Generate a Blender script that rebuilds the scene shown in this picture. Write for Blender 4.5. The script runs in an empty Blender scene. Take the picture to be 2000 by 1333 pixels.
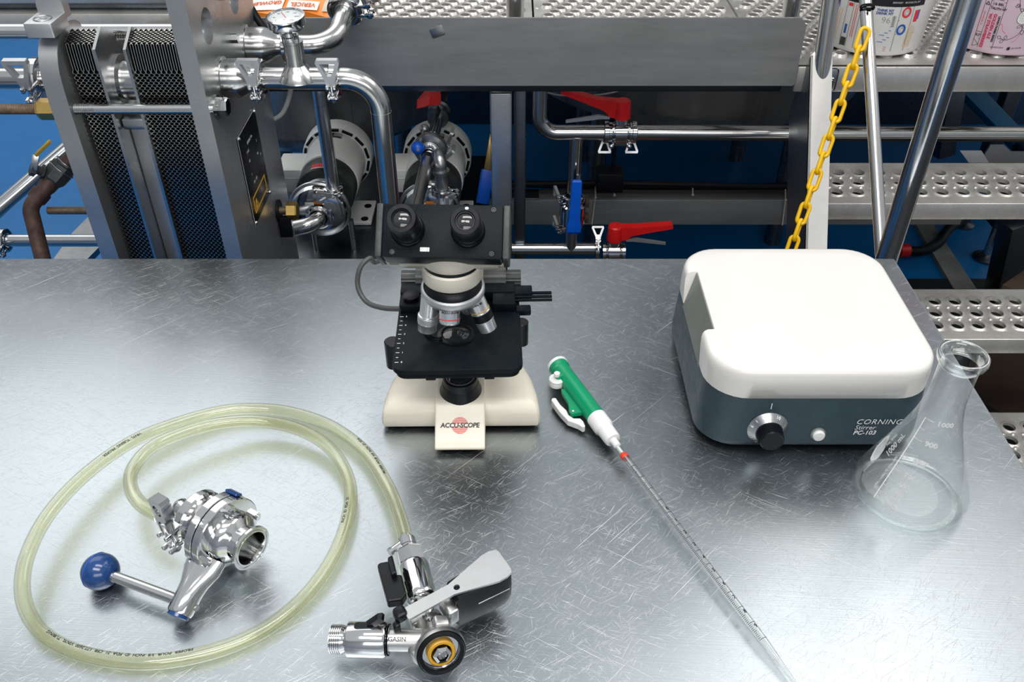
import bpy, math, random
from math import sin, cos, pi, radians, sqrt, atan2
from mathutils import Vector as V, Matrix as MX
random.seed(7)
SC = bpy.context.scene
COL = SC.collection
# ------------------------------------------------------------------ camera
F, TH, CH = 1723.0, 0.669, 0.813          # focal length (of a 2000 px wide frame), pitch, height over the table top
cam = bpy.data.objects.new('camera', bpy.data.cameras.new('camera'))
COL.objects.link(cam)
cam.location = (0, 0, CH)
cam.rotation_euler = (pi / 2 - TH, 0, 0)
cam.data.sensor_width = 36.0
cam.data.lens = F / 2000 * 36
cam.data.clip_start = .01
SC.camera = cam
# ------------------------------------------------------------------ world, lamps, exposure
w = bpy.data.worlds.new('world'); SC.world = w; w.use_nodes = True
bg = w.node_tree.nodes['Background']
bg.inputs[0].default_value = (.93, .97, 1.0, 1)
bg.inputs[1].default_value = .60
SC.view_settings.view_transform = 'Standard'
SC.view_settings.look = 'None'
SC.view_settings.gamma = 1
SC.view_settings.use_curve_mapping = False
SC.view_settings.exposure = 0.0
SC.cycles.use_denoising = True
SC.cycles.max_bounces = 10
SC.cycles.transparent_max_bounces = 24
SC.cycles.caustics_reflective = False
SC.cycles.caustics_refractive = False

def area(name, loc, size, energy, target, col=(1, .97, .92)):
    l = bpy.data.lights.new(name, 'AREA'); l.shape = 'RECTANGLE'
    l.size, l.size_y = size; l.energy = energy; l.color = col
    o = bpy.data.objects.new(name, l); COL.objects.link(o)
    o.location = loc
    o.rotation_euler = (V(target) - V(loc)).to_track_quat('-Z', 'Y').to_euler()
    return o
area('ceiling_fill_left', (-2.7, 4.9, 3.4), (4.8, 5.0), 100, (-2.7, 4.9, 0), (1, .98, .95))  # broad added panel, simulates a bright ceiling zone over the left
area('ceiling_fill_right', (3.1, 2.8, 3.4), (2.6, 4.0), 80, (3.1, 2.8, 0), (1, .96, .91))  # matching added panel that brightens the right of the table
area('ceiling_lamp_front', (-.3, -.9, 3.3), (2.6, .7), 58, (-.1, .9, 0), (1, .98, .95))
area('front_fill', (.6, -2.65, 1.7), (3.4, 1.5), 66, (.6, 1.0, 1.1), (1, .98, .96))  # fill light added to brighten the parts under the walkway
area('ceiling_lamp_middle', (.2, .5, 3.4), (2.4, .6), 38, (.2, 1.0, 0), (1, .97, .93))

# ------------------------------------------------------------------ helpers
def at(px, py, z=None, y=None, t=None):
    """ray of a photograph point met with a height z, a depth y or a distance t along the optical axis"""
    u, v = (px - 1000) / F, (666.5 - py) / F
    d = V((u, cos(TH) + v * sin(TH), -sin(TH) + v * cos(TH)))
    if z is not None: t = (z - CH) / d.z
    elif y is not None: t = y / d.y
    return V((0, 0, CH)) + d * t

def frame(p, zdir, xhint=(1, 0, 0)):
    z = V(zdir).normalized(); x = V(xhint); x = x - z * x.dot(z)
    if x.length < 1e-4: x = V((0, 1, 0)) - z * z.y
    x.normalize(); y = z.cross(x)
    m = MX((x, y, z)).transposed().to_4x4(); m.translation = V(p)
    return m
def T(x=0, y=0, z=0): return MX.Translation((x, y, z))
def R(a, ax): return MX.Rotation(a, 4, ax)

def rrect(w, d, r, n=5):
    out = []
    for cx, cy, a0 in ((w/2-r, d/2-r, 0), (-w/2+r, d/2-r, pi/2), (-w/2+r, -d/2+r, pi), (w/2-r, -d/2+r, 3*pi/2)):
        for i in range(n + 1):
            a = a0 + pi / 2 * i / n
            out.append((cx + r * cos(a), cy + r * sin(a)))
    return out
def circ(r, n=24, cx=0, cy=0): return [(cx + r * cos(2*pi*i/n), cy + r * sin(2*pi*i/n)) for i in range(n)]

class M:
    def __init__(s): s.v = []; s.f = []
    def add(s, vs, fs, X=None):
        o = len(s.v)
        s.v += [tuple(X @ V(p)) for p in vs] if X is not None else [tuple(p) for p in vs]
        s.f += [tuple(i + o for i in f) for f in fs]
        return s
    def loft(s, loops, caps=(True, True), X=None, closed=False):
        n = len(loops[0]); vs = [p for l in loops for p in l]; fs = []
        k = len(loops)
        for a in range(k if closed else k - 1):
            b = (a + 1) % k
            for i in range(n):
                j = (i + 1) % n
                fs.append((a*n+i, a*n+j, b*n+j, b*n+i))
        if not closed:
            if caps[0]: fs.append(tuple(range(n - 1, -1, -1)))
            if caps[1]: fs.append(tuple(range((k-1)*n, k*n)))
        return s.add(vs, fs, X)
    def lathe(s, prof, X=None, seg=32, caps=(True, True)):
        return s.loft([[(max(r, 1e-5) * cos(2*pi*i/seg), max(r, 1e-5) * sin(2*pi*i/seg), h) for i in range(seg)] for r, h in prof], caps, X)
    def cyl(s, p0, p1, r0, r1=None, seg=24, b=0):
        p0, p1 = V(p0), V(p1); L = (p1 - p0).length; r1 = r0 if r1 is None else r1
        pr = [(r0, 0), (r1, L)] if not b else [(r0 - b, 0), (r0, b), (r1, L - b), (r1 - b, L)]
        return s.lathe(pr, frame(p0, p1 - p0), seg)
    def tube(s, pts, r, seg=16, closed=False, caps=True):
        pts = [V(p) for p in pts]; n = len(pts); loops = []; x = None
        for i, p in enumerate(pts):
            if closed: d = pts[(i + 1) % n] - pts[i - 1]
            else: d = pts[min(i + 1, n - 1)] - pts[max(i - 1, 0)]
            d.normalize()
            if x is None: x = d.orthogonal()
            x = (x - d * x.dot(d)).normalized(); y = d.cross(x)
            rr = r[i] if isinstance(r, (list, tuple)) else r
            loops.append([p + x * (rr * cos(2*pi*k/seg)) + y * (rr * sin(2*pi*k/seg)) for k in range(seg)])
        return s.loft(loops, (caps, caps), None, closed)
    def rbox(s, w, d, h, X=None, r=.002, b=None, n=3):
        """box of w x d x h standing on z = 0, rounded corners and edges"""
        b = r if b is None else b; b = min(b, h * .45)
        L = []
        for z, i in ((0, b), (b * .3, b * .3), (b, 0), (h - b, 0), (h - b * .3, b * .3), (h, b)):
            L.append([(x, y, z) for x, y in rrect(w - 2*i, d - 2*i, max(r - i, r * .25, 1e-4), n)])
        return s.loft(L, X=X)
    def sph(s, c, r, seg=24, sz=1):
        return s.lathe([(r * cos(a), r * sin(a) * sz) for a in [-pi/2 + pi * i / 14 for i in range(15)]], T(*c), seg)
    def prism(s, poly, h, X=None):
        return s.loft([[(x, y, 0) for x, y in poly], [(x, y, h) for x, y in poly]], X=X)
    def torus(s, c, axis, R_, r, seg=28, rs=10):
        m = frame(c, axis)
        return s.tube([m @ V((R_ * cos(2*pi*i/seg), R_ * sin(2*pi*i/seg), 0)) for i in range(seg)], r, rs, True)
    def plate(s, polys, h, X=None):
        """flat plate with holes: the first outline is outside, the others are holes"""
        cu = bpy.data.curves.new('c', 'CURVE'); cu.dimensions = '2D'; cu.fill_mode = 'BOTH'; cu.extrude = h / 2
        for p in polys:
            sp = cu.splines.new('POLY'); sp.points.add(len(p) - 1); sp.use_cyclic_u = True
            for q, (x, y) in zip(sp.points, p): q.co = (x, y, 0, 1)
        return s._conv(cu, T(0, 0, h / 2) if X is None else X @ T(0, 0, h / 2))
    def text(s, body, size, X=None, fn=None, align='CENTER', ext=.0001, bold=0, shear=0, space=1.0):
        cu = bpy.data.curves.new('t', 'FONT'); cu.body = body; cu.size = size; cu.align_x = align; cu.align_y = 'CENTER'
        cu.extrude = ext; cu.offset = bold; cu.shear = shear; cu.space_character = space; cu.resolution_u = 2
        o = len(s.v); s._conv(cu, None)
        for i in range(o, len(s.v)):
            p = s.v[i]
            if fn: p = fn(*p)
            if X is not None: p = X @ V(p)
            s.v[i] = tuple(p)
        return s
    def _conv(s, cu, X):
        o = bpy.data.objects.new('tmp', cu); COL.objects.link(o)
        bpy.context.view_layer.update()
        me = bpy.data.meshes.new_from_object(o.evaluated_get(bpy.context.evaluated_depsgraph_get()))
        s.add([v.co for v in me.vertices], [tuple(p.vertices) for p in me.polygons], X)
        bpy.data.meshes.remove(me); bpy.data.objects.remove(o); bpy.data.curves.remove(cu)
        return s
    def xf(s, X):
        s.v = [tuple(X @ V(p)) for p in s.v]; return s
    def fn(s, f):
        s.v = [tuple(f(*p)) for p in s.v]; return s

def wm(o):
    m = o.matrix_basis.copy()
    return wm(o.parent) @ m if o.parent else m
def ob(name, m, mat, parent=None, label=None, cat=None, group=None, kind=None, smooth=38):
    """one mesh object; m is in world space"""
    vs = [V(p) for p in m.v]; loc = None
    if parent is not None:
        inv = wm(parent).inverted(); vs = [inv @ p for p in vs]
    else:
        lo = [min(p[i] for p in vs) for i in range(3)]; hi = [max(p[i] for p in vs) for i in range(3)]
        loc = V(((lo[0]+hi[0])/2, (lo[1]+hi[1])/2, lo[2])); vs = [p - loc for p in vs]
    me = bpy.data.meshes.new(name); me.from_pydata(vs, [], m.f); me.update()
    import bmesh
    bm = bmesh.new(); bm.from_mesh(me)
    bmesh.ops.recalc_face_normals(bm, faces=bm.faces); bm.to_mesh(me); bm.free()
    me.materials.append(mat)
    if smooth:
        me.shade_smooth(); me.set_sharp_from_angle(angle=radians(smooth))
    o = bpy.data.objects.new(name, me); COL.objects.link(o)
    if parent is not None: o.parent = parent
    else: o.location = loc
    tag(o, label, cat, group, kind)
    return o
def tag(o, label=None, cat=None, group=None, kind=None):
    for k, x in (('label', label), ('category', cat), ('group', group), ('kind', kind)):
        if x: o[k] = x
    return o
def thing(name, label, cat, loc=(0, 0, 0), group=None, kind=None):
    o = bpy.data.objects.new(name, None); COL.objects.link(o); o.location = loc; o.empty_display_size = .02
    return tag(o, label, cat, group, kind)
def clone(o, parent=None):
    c = o.copy(); COL.objects.link(c); c.parent = parent
    for ch in [x for x in bpy.data.objects if x.parent == o]: clone(ch, c)
    return c
def fillet(pts, rad, n=10):
    pts = [V(p) for p in pts]; out = [pts[0]]
    for i in range(1, len(pts) - 1):
        a, b = (pts[i-1] - pts[i]).normalized(), (pts[i+1] - pts[i]).normalized()
        ang = a.angle(b)
        d = min(rad / math.tan(ang / 2), (pts[i-1]-pts[i]).length * .49 if i > 1 else (pts[i-1]-pts[i]).length * .98, (pts[i+1]-pts[i]).length * .98)
        p0, p2 = pts[i] + a * d, pts[i] + b * d
        c = pts[i] + (a + b).normalized() * (d / cos(ang / 2)) if ang < pi - .01 else pts[i]
        r = (p0 - c).length
        for k in range(n + 1):
            q = (p0 - c).slerp(p2 - c, k / n) if ang < pi - .01 else p0.lerp(p2, k/n) - c
            out.append(c + q.normalized() * r if ang < pi - .01 else c + q)
    out.append(pts[-1])
    return out
def spline(pts, n=8, closed=False):
    pts = [V(p) for p in pts]; out = []; k = len(pts)
    for i in range(k - 1):
        p0, p1, p2, p3 = pts[max(i-1, 0)], pts[i], pts[i+1], pts[min(i+2, k-1)]
        for j in range(n):
            t = j / n
            out.append(.5 * ((2*p1) + (p2-p0)*t + (2*p0-5*p1+4*p2-p3)*t*t + (3*p1-p0-3*p2+p3)*t**3))
    out.append(pts[-1])
    return out

# ------------------------------------------------------------------ materials
def pm(name, col, metal=0.0, rough=.5, var=0.0, vs=12, rv=0.0, bump=0.0, bs=150, st=(1, 1, 1), spec=.5, coat=0, col2=None, emit=0):
    m = bpy.data.materials.new(name); m.use_nodes = True; nt = m.node_tree; N = nt.nodes; L = nt.links
    b = N['Principled BSDF']
    b.inputs['Base Color'].default_value = (*col, 1); b.inputs['Metallic'].default_value = metal
    b.inputs['Roughness'].default_value = rough; b.inputs['Specular IOR Level'].default_value = spec
    b.inputs['Coat Weight'].default_value = coat; b.inputs['Coat Roughness'].default_value = .08
    tc = N.new('ShaderNodeTexCoord'); mp = N.new('ShaderNodeMapping'); mp.inputs['Scale'].default_value = st
    L.new(tc.outputs['Object'], mp.inputs[0])
    if var or rv or col2:
        n = N.new('ShaderNodeTexNoise'); n.inputs['Scale'].default_value = vs; n.inputs['Detail'].default_value = 6; n.inputs['Roughness'].default_value = .65
        L.new(mp.outputs[0], n.inputs['Vector'])
        c2 = col2 or tuple(c * (1 - var) for c in col)
        rp = N.new('ShaderNodeMapRange'); rp.inputs[1].default_value = .35; rp.inputs[2].default_value = .65
        L.new(n.outputs['Fac'], rp.inputs[0])
        mx = N.new('ShaderNodeMix'); mx.data_type = 'RGBA'
        mx.inputs[6].default_value = (*col, 1); mx.inputs[7].default_value = (*c2, 1)
        L.new(rp.outputs[0], mx.inputs[0]); L.new(mx.outputs[2], b.inputs['Base Color'])
        if rv:
            rr = N.new('ShaderNodeMapRange'); rr.inputs[1].default_value = .3; rr.inputs[2].default_value = .7
            rr.inputs[3].default_value = max(rough - rv, .02); rr.inputs[4].default_value = rough + rv
            L.new(n.outputs['Fac'], rr.inputs[0]); L.new(rr.outputs[0], b.inputs['Roughness'])
    if bump:
        n2 = N.new('ShaderNodeTexNoise'); n2.inputs['Scale'].default_value = bs; n2.inputs['Detail'].default_value = 3
        L.new(mp.outputs[0], n2.inputs['Vector'])
        bp = N.new('ShaderNodeBump'); bp.inputs['Strength'].default_value = bump; bp.inputs['Distance'].default_value = .001
        L.new(n2.outputs['Fac'], bp.inputs['Height']); L.new(bp.outputs[0], b.inputs['Normal'])
    return m
def clear(name, tint, body, f0=.04, f1=.85, pw=3.2, bodyfac=0.0, rough=.03):
    """thin clear wall: see-through, mirror-like towards grazing angles, a little body colour"""
    m = bpy.data.materials.new(name); m.use_nodes = True; nt = m.node_tree; N = nt.nodes; L = nt.links
    N.remove(N['Principled BSDF']); out = N['Material Output']
    tr = N.new('ShaderNodeBsdfTransparent'); tr.inputs[0].default_value = (*tint, 1)
    gl = N.new('ShaderNodeBsdfGlossy'); gl.inputs['Roughness'].default_value = rough; gl.inputs[0].default_value = (1, 1, 1, 1)
    df = N.new('ShaderNodeBsdfDiffuse'); df.inputs[0].default_value = (*body, 1)
    tl = N.new('ShaderNodeBsdfTranslucent'); tl.inputs[0].default_value = (*body, 1)
    dm = N.new('ShaderNodeMixShader'); L.new(df.outputs[0], dm.inputs[1]); L.new(tl.outputs[0], dm.inputs[2])
    m0 = N.new('ShaderNodeMixShader'); m0.inputs[0].default_value = bodyfac
    L.new(tr.outputs[0], m0.inputs[1]); L.new(dm.outputs[0], m0.inputs[2])
    lw = N.new('ShaderNodeLayerWeight'); lw.inputs[0].default_value = .5
    p = N.new('ShaderNodeMath'); p.operation = 'POWER'; p.inputs[1].default_value = pw; L.new(lw.outputs['Facing'], p.inputs[0])
    r = N.new('ShaderNodeMapRange'); r.inputs[3].default_value = f0; r.inputs[4].default_value = f1; L.new(p.outputs[0], r.inputs[0])
    mx = N.new('ShaderNodeMixShader'); L.new(r.outputs[0], mx.inputs[0]); L.new(m0.outputs[0], mx.inputs[1]); L.new(gl.outputs[0], mx.inputs[2])
    L.new(mx.outputs[0], out.inputs[0])
    return m

def table_metal():
    m = pm('scratched_steel', (.50, .54, .57), 1, .36)
    nt = m.node_tree; N = nt.nodes; L = nt.links; b = N['Principled BSDF']; tc = N['Texture Coordinate']
    def streak(rot, sx, sy, lo, hi, seed):
        m0 = N.new('ShaderNodeMapping'); m0.inputs['Rotation'].default_value = (0, 0, rot); m0.inputs['Location'].default_value = (seed, seed * .7, 0); L.new(tc.outputs['Object'], m0.inputs[0])
        mp = N.new('ShaderNodeMapping'); mp.inputs['Scale'].default_value = (sx, sy, 1); L.new(m0.outputs[0], mp.inputs[0])
        n = N.new('ShaderNodeTexNoise'); n.inputs['Scale'].default_value = 1; n.inputs['Detail'].default_value = 1.5; n.inputs['Distortion'].default_value = .15
        L.new(mp.outputs[0], n.inputs['Vector'])
        r = N.new('ShaderNodeMapRange'); r.inputs[1].default_value = lo; r.inputs[2].default_value = hi
        L.new(n.outputs['Fac'], r.inputs[0]); return r.outputs[0]
    def mx(a, c):
        k = N.new('ShaderNodeMath'); k.operation = 'MAXIMUM'; L.new(a, k.inputs[0]); L.new(c, k.inputs[1]); return k.outputs[0]
    s = None
    for rot, sx, sy, lo, hi, sd in ((-.5, 13, 1300, .69, .78, 1), (-1.05, 30, 1500, .70, .78, 5), (.55, 9, 1300, .70, .79, 9), (-2.2, 40, 1500, .71, .78, 14), (-.75, 45, 1700, .68, .77, 51), (.42, 26, 1600, .70, .79, 60),
                                    (-.8, 5, 620, .735, .775, 21), (.25, 36, 1500, .70, .78, 33), (1.5, 50, 1500, .71, .79, 41)):
        k = streak(rot, sx, sy, lo, hi, sd); s = k if s is None else mx(s, k)
    blot = N.new('ShaderNodeTexNoise'); blot.inputs['Scale'].default_value = 4.5; blot.inputs['Detail'].default_value = 7; L.new(tc.outputs['Object'], blot.inputs['Vector'])
    grain = streak(.06, 6, 900, .25, .75, 3)
    c = N.new('ShaderNodeMix'); c.data_type = 'RGBA'; c.inputs[6].default_value = (.50, .545, .57, 1); c.inputs[7].default_value = (.88, .89, .90, 1)
    L.new(s, c.inputs[0])
    c0 = N.new('ShaderNodeMix'); c0.data_type = 'RGBA'; c0.inputs[6].default_value = (.43, .485, .52, 1); c0.inputs[7].default_value = (.55, .595, .62, 1)
    L.new(blot.outputs['Fac'], c0.inputs[0]); L.new(c0.outputs[2], c.inputs[6]); L.new(c.outputs[2], b.inputs['Base Color'])
    r1 = N.new('ShaderNodeMapRange'); r1.inputs[1].default_value = .3; r1.inputs[2].default_value = .7; r1.inputs[3].default_value = .26; r1.inputs[4].default_value = .38
    L.new(blot.outputs['Fac'], r1.inputs[0])
    a = N.new('ShaderNodeMath'); a.operation = 'MULTIPLY_ADD'; a.inputs[1].default_value = .22; L.new(s, a.inputs[0]); L.new(r1.outputs[0], a.inputs[2])
    L.new(a.outputs[0], b.inputs['Roughness'])
    h = N.new('ShaderNodeMath'); h.operation = 'MULTIPLY_ADD'; h.inputs[1].default_value = .35; L.new(grain, h.inputs[0]); L.new(s, h.inputs[2])
    bp = N.new('ShaderNodeBump'); bp.inputs['Strength'].default_value = .34; bp.inputs['Distance'].default_value = .0003; L.new(h.outputs[0], bp.inputs['Height'])
    L.new(bp.outputs[0], b.inputs['Normal'])
    return m

STEEL = pm('brushed_steel', (.50, .51, .52), 1, .27, .2, 9, .08, .12, 60, (1, 1, 1))
PIPE = pm('pipe_steel', (.58, .58, .575), 1, .19, .15, 12, .05, .05, 90)
CHROME = pm('polished_steel', (.72, .72, .72), 1, .10, .1, 30, .04)
DULL = pm('dull_steel', (.40, .41, .42), 1, .36, .3, 14, .08, .15, 80)
TREAD = pm('tread_steel', (.72, .70, .665), .60, .30, .35, 9, .1, .2, 120)
PANEL = pm('panel_steel', (.29, .295, .295), .4, .36, .25, 5, .08, .1, 60, (1, 6, 6))
PLATE = pm('plate_steel', (.50, .51, .52), .82, .31, .2, 8, .08, .12, 90)
DARKST = pm('dark_steel', (.17, .19, .21), 1, .32, .3, 10, .1, .15, 90)
STRING = pm('stringer_steel', (.80, .79, .76), .6, .42, .12, 14, .06, .15, 140)
CAST = pm('cast_steel', (.60, .60, .59), 1, .34, .2, 30, .08, .10, 500)
ALU = pm('aluminium', (.56, .57, .58), .85, .42, .08, 30, .04, .15, 900)
BLACKP = pm('black_plastic', (.004, .005, .008), 0, .30, .3, 30, .06, .1, 700, spec=.28)
BLACKE = pm('black_enamel', (.003, .006, .010), 0, .34, 0, 16, .08, .2, 900, col2=(.010, .013, .014), spec=.10)
RUBBER = pm('black_rubber', (.006, .007, .010), 0, .45, .3, 40, .08, spec=.18)
CREAM = pm('cream_paint', (.86, .81, .69), 0, .32, .06, 22, .05, .06, 300)
WHITEE = pm('white_enamel', (.75, .735, .70), 0, .22, .03, 8, .05, .03, 60, coat=.3)
GREYB = pm('blue_grey_paint', (.014, .034, .048), 0, .45, 0, 55, .1, .2, 500, col2=(.024, .050, .066))
GREYP = pm('grey_recess', (.21, .23, .21), .2, .42, .1, 30)
GREEN = pm('green_plastic', (.0, .30, .13), 0, .33, .1, 40, .05)
WHITEP = pm('white_plastic', (.82, .83, .83), 0, .35, .04, 40)
BLUEP = pm('blue_ball', (.003, .048, .20), 0, .2, .1, 30, .04, coat=.5)
BLUEH = pm('blue_handle', (.0, .10, .62), 0, .38, .15, 30)
REDH = pm('red_handle', (.70, .012, .012), 0, .33, .15, 20, .06)
YELLOW = pm('yellow_plastic', (.98, .58, .0), 0, .33, .08, 60)
BRASS = pm('brass', (.62, .42, .14), 1, .33, .15, 30)
RUST = pm('rusty_pipe', (.10, .055, .04), .3, .6, 0, 24, .1, .4, 160, col2=(.045, .022, .018))
RUSTR = pm('rusty_rod', (.25, .18, .12), .6, .5, .4, 60, .1, .4, 300)
MOTOR = pm('motor_paint', (.84, .86, .83), 0, .33, .08, 10, .06)
GREYIRON = pm('grey_iron', (.07, .075, .075), .5, .45, .4, 20, .1, .3, 300)
ORANGE = pm('orange_film', (.95, .28, .03), 0, .35, .12, 14, .08, .3, 40)
LENS = pm('lens_glass', (.02, .022, .025), 0, .04, spec=.6, coat=.4)
OBJM = pm('objective_chrome', (.80, .81, .82), .85, .22, .06, 60, .05)
GASKET = pm('amber_gasket', (.62, .33, .02), 0, .4, .1, 40)
INKW = pm('white_print', (.92, .93, .93), 0, .5)
INKK = pm('black_print', (.012, .012, .014), 0, .5)
INKR = pm('red_print', (.75, .04, .05), 0, .5)
INKP = pm('pink_print', (.85, .12, .25), 0, .5)
INKB = pm('blue_print', (.02, .10, .45), 0, .5)
INKY = pm('amber_print', (.75, .42, .05), 0, .45)
INKG = pm('relief_shade_metal', (.20, .20, .20), .9, .45)  # darker than the casting: relief shading put into the colour
FLOORB = pm('blue_floor_paint', (.0, .145, .42), 0, .38, .12, 3, .08, .08, 90)
WALLM = pm('wall_paint', (.66, .67, .67), 0, .6, .1, 2)
TANKM = pm('tank_steel', (.46, .46, .45), .8, .26, .45, 3, .06, 0, 1, (4, 4, .3))
PAILW = pm('white_pail', (.84, .83, .79), 0, .3, .04, 9)
PAILP = pm('pink_pail', (.76, .58, .65), 0, .3, .05, 9)
CARD = pm('brown_board', (.10, .065, .045), 0, .7, .25, 8, 0, .2, 90)
STONE = pm('grey_concrete', (.22, .23, .22), 0, .7, .35, 9, 0, .3, 60)
ZIP = pm('natural_nylon', (.55, .52, .42), 0, .45, .1, 30)
WIRE = pm('grey_cable', (.30, .31, .31), 0, .45, .15, 40)
GLASS = clear('flask_glass', (.98, .99, .988), (.9, .9, .9), .025, .75, 3.6, 0)
GLASSR = clear('rim_glass', (.93, .955, .95), (.9, .92, .92), .10, .85, 1.9, 0)
VINYL = clear('vinyl_hose', (.945, .95, .85), (.82, .82, .60), .05, .62, 2.4, .12, .06)
DIAL = pm('dial_face', (.80, .83, .84), 0, .4)
TABLE = table_metal()

# ------------------------------------------------------------------ setting
m = M(); m.rbox(14, 14, .1, T(0, 3, -1.0), r=.01); ob('floor', m, FLOORB, kind='structure')
m = M(); m.rbox(14, .2, 4.2, T(0, 6.6, -.9), r=.01); ob('wall_back', m, WALLM, kind='structure')
# black sheet added to keep the blue floor out of metal reflections
m = M(); m.rbox(5.1, 4.0, .010, T(2.05, .50, -.9), r=.03, b=.003); ob('reflection_blocker', m, pm('blocker_black', (.014, .015, .017), 0, .6, .3, 20, 0, .3, 300), label='black sheet added over the floor to block blue reflections', cat='mat')
m = M(); m.rbox(.2, 14, 4.2, T(-5, 3, -.9), r=.01); ob('wall_left', m, WALLM, kind='structure')
m = M(); m.rbox(.2, 14, 4.2, T(5, 3, -.9), r=.01); ob('wall_right', m, WALLM, kind='structure')

m = M(); m.rbox(10, .2, 4.2, T(0, -2.8, -.9), r=.01); ob('wall_front', m, WALLM, kind='structure')

# ------------------------------------------------------------------ work table
XR, YB = .645, 1.254
tb = thing('work_table', 'long stainless steel work table with a scratched brushed top', 'table', (-.4, .75, -.9))
m = M(); m.rbox(XR + 1.6, 1.12, .035, T((XR - 1.6) / 2, YB - .56, -.035), r=.004, b=.003); ob('tabletop', m, TABLE, tb)
for x in (-1.5, XR - .07):
    for y in (.25, YB - .08):
        m = M(); m.cyl((x, y, -.86), (x, y, -.03), .02); ob('leg', m, STEEL, tb)
        m = M(); m.lathe([(.026, 0), (.026, .01), (.016, .045)], T(x, y, -.9)); ob('foot', m, DULL, tb)
# ------------------------------------------------------------------ microscope
MO = V((-.067, .871, 0))
mic = thing('microscope', 'cream and black binocular microscope standing on the steel table', 'microscope', MO)
B0 = T(*MO) @ R(radians(.6), 'Z')
prof = [(-.032, .101), (-.026, .104), (.0, .103), (.03, .097), (.06, .086), (.09, .072), (.12, .055), (.15, .04)]
pl = [(hw, y) for y, hw in prof] + [(.025, .165), (-.025, .165)] + [(-hw, y) for y, hw in reversed(prof)]
m = M(); L = []
cy = .05
for z, s in ((.006, .985), (.009, 1.0), (.016, 1.0), (.026, .985), (.034, .955), (.040, .90), (.043, .80), (.045, .5)):
    L.append([(x * s, cy + (y - cy) * s, z) for x, y in pl])
m.loft(L, X=B0); ob('base', m, CREAM, mic, smooth=50)
m = M()
foot = [(.10, .050), (-.012, .050), (-.034, .0485), (-.070, .0175), (-.0765, .011), (-.0765, .007), (.10, .007)]
m.prism(foot, .064, B0 @ T(-.032, 0, 0) @ MX(((0, 0, 1, 0), (1, 0, 0, 0), (0, 1, 0, 0), (0, 0, 0, 1))))
nose = ob('base_front', m, CREAM, mic, smooth=0)
bv = nose.modifiers.new('b', 'BEVEL'); bv.width = .0022; bv.segments = 3; bv.limit_method = 'ANGLE'
for x, y in ((-.08, -.012), (.08, -.012), (0, -.055), (0, .13)):
    m = M(); m.cyl((0, 0, 0), (0, 0, .0075), .009, .008); m.xf(B0 @ T(x, y, 0)); ob('rubber_foot', m, RUBBER, mic)
# maker's mark on the sloping front: ring of lines behind the word
sl = (V((0, -.034, .0485)) + V((0, -.070, .0175))) / 2
FR = B0 @ frame(sl + V((0, 0, .0)), (0, -.0310, .036), (1, 0, 0)) @ T(0, 0, .0003)
m = M(); rr = .0108
for i in range(15):
    y = -rr + 2 * rr * (i + .5) / 15; hw = sqrt(max(rr * rr - y * y, 0))
    if abs(y) < .0017: continue
    m.add([(-hw, y - .0004, 0), (hw, y - .0004, 0), (hw, y + .0004, 0), (-hw, y + .0004, 0)], [(0, 1, 2, 3)], FR @ T(0, -.004, 0))
ob('logo_ring', m, INKR, nose, smooth=0)
m = M(); m.text('ACCU-SCOPE', .0084, FR @ T(0, -.004, .0003), bold=.00022, shear=.12, space=.95); ob('logo_text', m, INKK, nose, smooth=0)
# light source
m = M(); m.lathe([(.0275, .047), (.0275, .050), (.0235, .062), (.0235, .0625), (.0228, .0632), (.0228, .0645), (.0222, .0725), (.0205, .0735), (.0185, .0725), (.0185, .070)], B0 @ T(0, -.008, 0), 40, (False, False))
col = ob('light_collector', m, BLACKP, mic)
m = M(); m.lathe([(.0186, .0705), (.0186, .0728), (.0172, .0732), (.0165, .0715)], B0 @ T(0, -.008, 0), 40, (False, False)); ob('collector_ring', m, ALU, col)
m = M(); m.lathe([(.0168, .0705), (.013, .0735), (.008, .0752), (.003, .076), (0, .0761)], B0 @ T(0, -.008, 0), 36, (True, False)); ob('lens', m, LENS, col)
# arm behind
m = M(); m.rbox(.058, .045, .190, B0 @ T(0, .105, .04), r=.012, b=.004)
m.rbox(.060, .12, .030, B0 @ T(.0, .062, .205), r=.014, b=.006); ob('arm', m, CREAM, mic)
for sx in (-1, 1):
    m = M()
    for x0, x1, r in ((.030, .060, .021), (.060, .080, .0125)):
        k = 36; lp = []
        for xx in (x0, x1):
            lp.append([(sx * xx, .112 + (r - .0008 * (i % 2)) * cos(2*pi*i/k), .142 + (r - .0008 * (i % 2)) * sin(2*pi*i/k)) for i in range(k)])
        m.loft(lp, X=B0)
    ob('focus_knob', m, GREYIRON, mic, smooth=0)
# stage
S0 = T(*MO) @ R(radians(1.6), 'Z')
def slab(m, x0, x1, y0, y1, z0, z1, rf, X, b=.0015):
    poly = []
    for cx, cy, a0 in ((x1 - rf, y0 + rf, -pi/2), (x1 - .004, y1 - .004, 0), (x0 + .004, y1 - .004, pi/2), (x0 + rf, y0 + rf, pi)):
        r = rf if cy < (y0 + y1) / 2 else .004
        for i in range(7):
            a = a0 + pi / 2 * i / 6; poly.append((cx + r * cos(a), cy + r * sin(a)))
    c = ((x0 + x1) / 2, (y0 + y1) / 2)
    def ins(q): return [((p[0]-c[0]) * (1 - 2*q/(x1-x0)) + c[0], (p[1]-c[1]) * (1 - 2*q/(y1-y0)) + c[1]) for p in poly]
    L = [[(x, y, z) for x, y in ins(q)] for z, q in ((z0, b), (z0 + b, 0), (z1 - b, 0), (z1 - b*.3, b*.3), (z1, b))]
    m.loft(L, X=X)
m = M(); slab(m, -.0785, .0785, -.068, .092, .126, .134, .014, S0); slab(m, -.075, .075, -.064, .09, .117, .1262, .013, S0, .001)
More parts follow.
